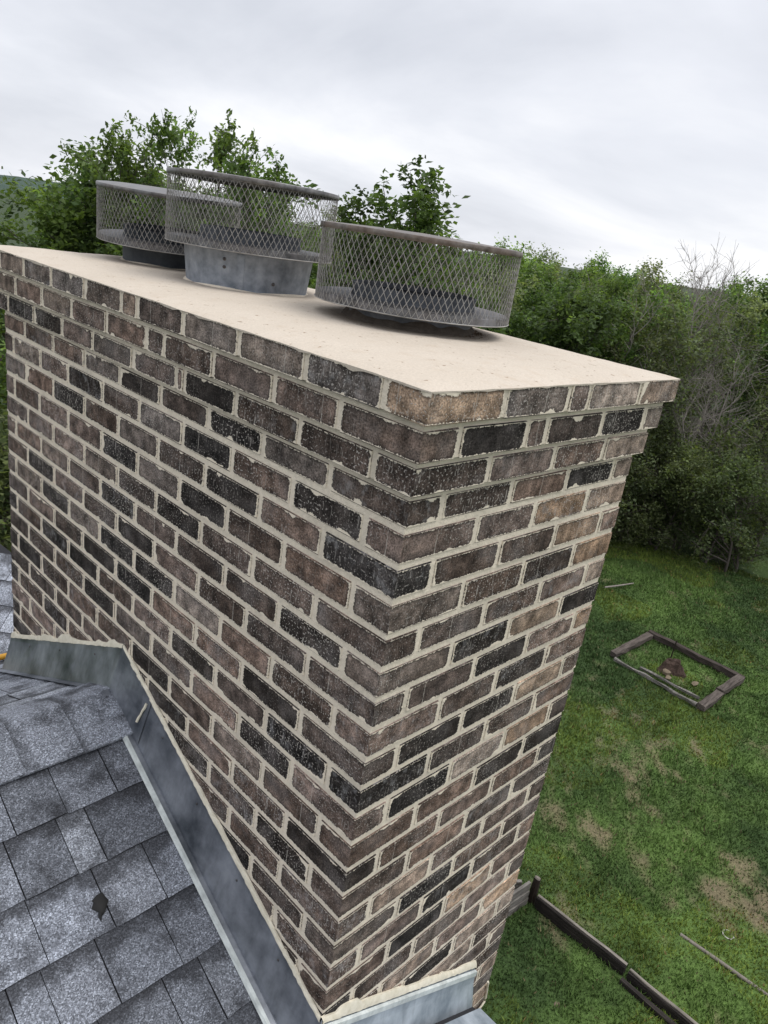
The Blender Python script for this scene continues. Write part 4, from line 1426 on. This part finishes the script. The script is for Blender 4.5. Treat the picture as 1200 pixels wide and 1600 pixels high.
def leaf_mesh(name, twigs, seed, per, size, col, spreadr, curl=.35, keep=1.0):
    r_ = np.random.RandomState(seed)
    A = np.array([t_[0] for t_ in twigs]); B = np.array([t_[1] for t_ in twigs])
    k = r_.rand(len(A)) < keep; A, B = A[k], B[k]
    n = len(A)
    t_ = r_.rand(n, per, 1) ** .8
    c_ = A[:, None] * (1 - t_) + B[:, None] * t_ + r_.randn(n, per, 3) * spreadr
    ax = (B - A); ax /= np.linalg.norm(ax, axis=1, keepdims=True) + 1e-9
    dirv = ax[:, None] * .5 + r_.randn(n, per, 3); dirv[..., 2] *= .6; dirv[..., 2] -= .15
    dirv /= np.linalg.norm(dirv, axis=-1, keepdims=True)
    nr = r_.randn(n, per, 3) * .8 + np.array([0, 0, 1.0]); side = np.cross(dirv, nr); side /= np.linalg.norm(side, axis=-1, keepdims=True) + 1e-9
    s = size * r_.uniform(.6, 1.35, (n, per, 1))
    up_ = np.cross(side, dirv)
    p0 = c_; p2 = c_ + dirv * s; p1 = c_ + dirv * s * .5 + side * s * .27 + up_ * s * .06; p3 = c_ + dirv * s * .5 - side * s * .27 + up_ * s * .06
    V = np.stack([p0, p1, p2, p3], 2).reshape(-1, 3)
    lf_ = vnoise(A[:, 0] + 40, A[:, 1] + 40 + A[:, 2] * 1.3, 1.3, 77)
    cl = (r_.uniform(.65, 1.35, (n, 1, 1)) * r_.uniform(.75, 1.25, (n, per, 1))) * (.55 + .95 * lf_)[:, None, None]
    hue = r_.rand(n, 1, 1)
    c1 = np.array(col[0]); c2 = np.array(col[1])
    cols = ((c1 * (1 - hue) + c2 * hue) * cl).reshape(-1, 3)
    return mesh_quads(name, V, np.arange(len(V)).reshape(-1, 4), M['leaf'], cols=cols)


GREEN = ((.080, .140, .042), (.165, .255, .075))
DARK = ((.062, .108, .040), (.130, .195, .065))
OLIVE = ((.110, .140, .07), (.195, .230, .115))
BRIGHT = ((.075, .14, .03), (.13, .22, .05))
kinds = {}


def kind(name, sk, lf, bark='bark'):
    tb, tw = skeleton(**sk)
    kinds[name] = (tube_mesh('trunk', tb, M[bark]), leaf_mesh('crown', tw, sk['seed'] + 1, **lf) if lf else None)


kind('bushy', dict(seed=1, height=6.6, spread=1.9, limbs=30, crown0=.12, sub=5, twig=5, trunk_r=.12), dict(per=20, size=.115, col=GREEN, spreadr=.085))
kind('bushy_b', dict(seed=2, height=6.3, spread=2.1, limbs=30, crown0=.10, sub=5, twig=5, trunk_r=.12, lean=(.1, .05)), dict(per=19, size=.12, col=DARK, spreadr=.095))
kind('olive', dict(seed=3, height=6.0, spread=1.8, limbs=28, crown0=.08, sub=5, twig=4, trunk_r=.09, multi=1), dict(per=15, size=.10, col=OLIVE, spreadr=.09, keep=.85))
kind('airy', dict(seed=14, height=8.2, spread=1.5, limbs=16, crown0=.45, sub=4, twig=3, trunk_r=.075, up=1.5, multi=3), dict(per=22, size=.115, col=((.06, .10, .035), (.14, .21, .06)), spreadr=.06, keep=.55))
kind('mid', dict(seed=25, height=7.5, spread=1.35, limbs=22, crown0=.4, sub=4, twig=4, trunk_r=.08, up=1.1), dict(per=22, size=.12, col=((.06, .10, .035), (.14, .21, .06)), spreadr=.065, keep=.6))
kind('bright', dict(seed=6, height=4.4, spread=1.3, limbs=24, crown0=.1, sub=4, twig=4, trunk_r=.05), dict(per=15, size=.12, col=BRIGHT, spreadr=.08))
kind('thicket', dict(seed=7, height=3.4, spread=1.7, limbs=16, crown0=.03, sub=5, twig=4, trunk_r=.05, multi=2), dict(per=13, size=.10, col=((.065, .09, .04), (.135, .165, .07)), spreadr=.10))
kind('sparse', dict(seed=8, height=6.4, spread=1.7, limbs=16, crown0=.2, sub=4, twig=4, trunk_r=.06, multi=2), dict(per=5, size=.085, col=((.05, .07, .03), (.10, .13, .05)), spreadr=.05, keep=.5), 'bare_bark')
kind('bare', dict(seed=9, height=7.6, spread=2.2, limbs=18, crown0=.25, sub=5, twig=4, trunk_r=.10, up=1.2, multi=2), None, 'bare_bark')
# twigs of the bare tree as thin tubes
tb, tw = skeleton(seed=9, height=7.6, spread=2.2, limbs=18, crown0=.25, sub=5, twig=4, trunk_r=.10, up=1.2, multi=2)
tb += [([a, (a + b_) / 2 + np.array([0, 0, .03]), b_ + (b_ - a) * .5], [.006, .0045, .003], 3) for a, b_ in tw]
kinds['bare'] = (tube_mesh('trunk', tb, M['bare_bark']), None)


def tree(kind_, az, dist, h=None, label='', group=None, rz=None, name='tree', cat='tree', sx=1.0):
    tm, lm_ = kinds[kind_]
    a = math.radians(az)
    H0 = {'bushy': 6.6, 'bushy_b': 6.3, 'olive': 6.0, 'airy': 8.2, 'mid': 7.5, 'bright': 4.4, 'thicket': 3.4, 'sparse': 6.4, 'bare': 7.6}[kind_]
    s = (h or H0) / H0
    root = empty(name, (CAM.x + dist * math.cos(a), CAM.y + dist * math.sin(a), GROUND - .05), (0, 0, rnd.uniform(0, 6.28) if rz is None else rz))
    root.scale = (s * sx, s * sx, s)
    tag(root, label, cat, group)
    link('trunk', tm, root)
    if lm_: link('crown', lm_, root)
    return root


tree('bushy', 69.0, 15, 6.15, 'dense green tree rising behind the far left corner of the chimney', rz=1.0)
tree('bushy_b', 64.6, 17, 6.6, 'dense green tree just left of the farthest mesh cap', rz=2.0)
tree('bushy', 73.5, 13, 5.6, 'dark green tree at the far left edge, reaching down beside the chimney', rz=4.0)
tree('airy', 59.6, 14, 7.5, 'tall airy tree with open feathery branches above the farthest cap', rz=.5, sx=.72)
tree('airy', 57.0, 14.6, 7.6, 'tall airy tree with dark forked limbs rising behind the middle cap', rz=4.3, sx=.8)
tree('airy', 55.4, 15, 7.0, 'airy tree with one long side branch at the right end of the middle cap', rz=2.6)
tree('mid', 44.6, 14, 7.3, 'leafy round-topped tree rising behind the nearest mesh cap', rz=1.2, sx=1.15)
tree('mid', 46.4, 14.5, 6.7, 'smaller leafy tree top seen between the two nearest caps', rz=3.9)
tree('mid', 42.4, 15, 6.6, 'leafy tree top at the right shoulder of the round-topped tree', rz=5.0)
tree('bright', 34.9, 13.5, 4.9, 'bright yellow-green young tree beside the right edge of the nearest cap', rz=.3)
tree('bare', 22.4, 22.5, 6.95, 'large bare grey tree with spreading leafless branches above the right woods', rz=.8, sx=.8)
tree('bare', 20.6, 19.6, 4.6, 'leaning bare pale tree in front of the dark thicket at the woods edge', rz=3.3)
tree('sparse', 19.6, 21, 6.1, 'thin half-bare tree at the right edge of the picture', rz=2.1)
tree('sparse', 27.6, 20, 6.2, 'slim sparse tree with small leafy top left of the bare grey tree', rz=5.1)
tree('airy', 31.8, 21, 5.9, 'small airy treetop standing out over the right woods', rz=5.1, sx=.8)
tree('airy', 28.9, 23, 6.1, 'airy treetop left of the slim sparse tree over the right woods', rz=1.1, sx=.8)
ORD = ['first', 'second', 'third', 'fourth', 'fifth', 'sixth', 'seventh', 'eighth', 'ninth', 'tenth', 'eleventh', 'twelfth', 'thirteenth', 'fourteenth']
r7 = random.Random(21)
for n_, az in enumerate(np.arange(15.5, 42, 2.1)):
    dist = 18.6 - max(0, (az - 22)) * .14 + r7.uniform(-.3, .5)
    tree('thicket', az + r7.uniform(-.5, .5), dist, r7.uniform(1.9, 2.9), ORD[n_] + ' low dark shrub from the right along the foot of the woods', 'shrubs along the edge of the woods', name='shrub', cat='shrub')
for n_, (az, dist, h_) in enumerate(((17.6, 18.9, 2.9), (24.6, 18.8, 2.6))):
    tree('bare', az, dist, h_, ORD[n_] + ' leafless grey bush from the right among the green shrubs of the woods edge', 'leafless bushes at the woods edge', name='bush', cat='bush', sx=1.25)
gf = 'front row trees of the woods'
for n_, az in enumerate(np.arange(15, 50, 2.7)):
    kd = r7.choice(['bushy_b', 'olive', 'bushy', 'olive', 'sparse', 'sparse'])
    nm_ = {'bushy_b': 'dark green tree', 'bushy': 'mid green tree', 'olive': 'olive green tree', 'sparse': 'thin greyish tree'}[kd]
    dist = 20.5 - max(0, (az - 24)) * .12 + r7.uniform(-.8, .8)
    tree(kd, az + r7.uniform(-.8, .8), dist, r7.uniform(4.8, 5.6), nm_ + ' in the front row of the woods, ' + ORD[n_] + ' from the right', gf)
gw = 'back row trees of the woods'
for az in np.arange(13, 60, 3.1):
    kd = r7.choice(['bushy_b', 'olive', 'bushy', 'sparse'])
    tree(kd, az + r7.uniform(-.9, .9), 24 + r7.uniform(-1, 1), r7.uniform(5.5, 6.25), 'tree among the back rows of the woods behind the lawn', gw)
for az in np.arange(12, 62, 2.6):
    kd = r7.choice(['bushy_b', 'olive', 'bushy'])
    tree(kd, az + r7.uniform(-.9, .9), 31 + r7.uniform(-2, 2), r7.uniform(5.9, 6.85), 'tree among the back rows of the woods behind the lawn', gw)
for n_, az in enumerate((50, 53.5, 57, 61, 64.5, 68, 72, 76)):
    kd = r7.choice(['bushy', 'bushy_b'])
    tree(kd, az, 18 + r7.uniform(-1, 1.5), r7.uniform(5.2, 5.6), 'green tree low behind the three caps, ' + ORD[n_] + ' from the right of that row', 'trees low behind the chimney caps')
for n_, az in enumerate((70, 74, 79)):
    tree('thicket', az, 9.5 + r7.uniform(-.5, 1), 3.2, ORD[n_] + ' low shrub from the right in the dark strip left of the chimney', 'shrubs beside the house', name='shrub', cat='shrub')

# far wooded hill
def hill(cx, cy, lx, ly, h, rot):
    n_, m_ = 60, 20; V = []; F = []
    for i in range(n_ + 1):
        for j in range(m_ + 1):
            u = i / n_ * 2 - 1; v = j / m_ * 2 - 1
            z = h * max(0, 1 - u * u) * max(0, 1 - v * v) * (1 + .12 * math.sin(u * 9) + .05 * math.sin(u * 31 + v * 5)) + .6 * math.sin(i * 2.7) * math.sin(j * 3.1)
            p = Matrix.Rotation(rot, 2) @ Vector((u * lx, v * ly))
            V.append((cx + p.x, cy + p.y, GROUND + z - .5))
    for i in range(n_):
        for j in range(m_):
            a = i * (m_ + 1) + j; F.append((a, a + m_ + 1, a + m_ + 2, a + 1))
    return mesh_from('hills', V, F, M['hill'], True)


az = math.radians(71)
o = link('hills', hill(420 * math.cos(az), 420 * math.sin(az), 260, 70, 6.6, az - math.pi / 2)); o['kind'] = 'structure'
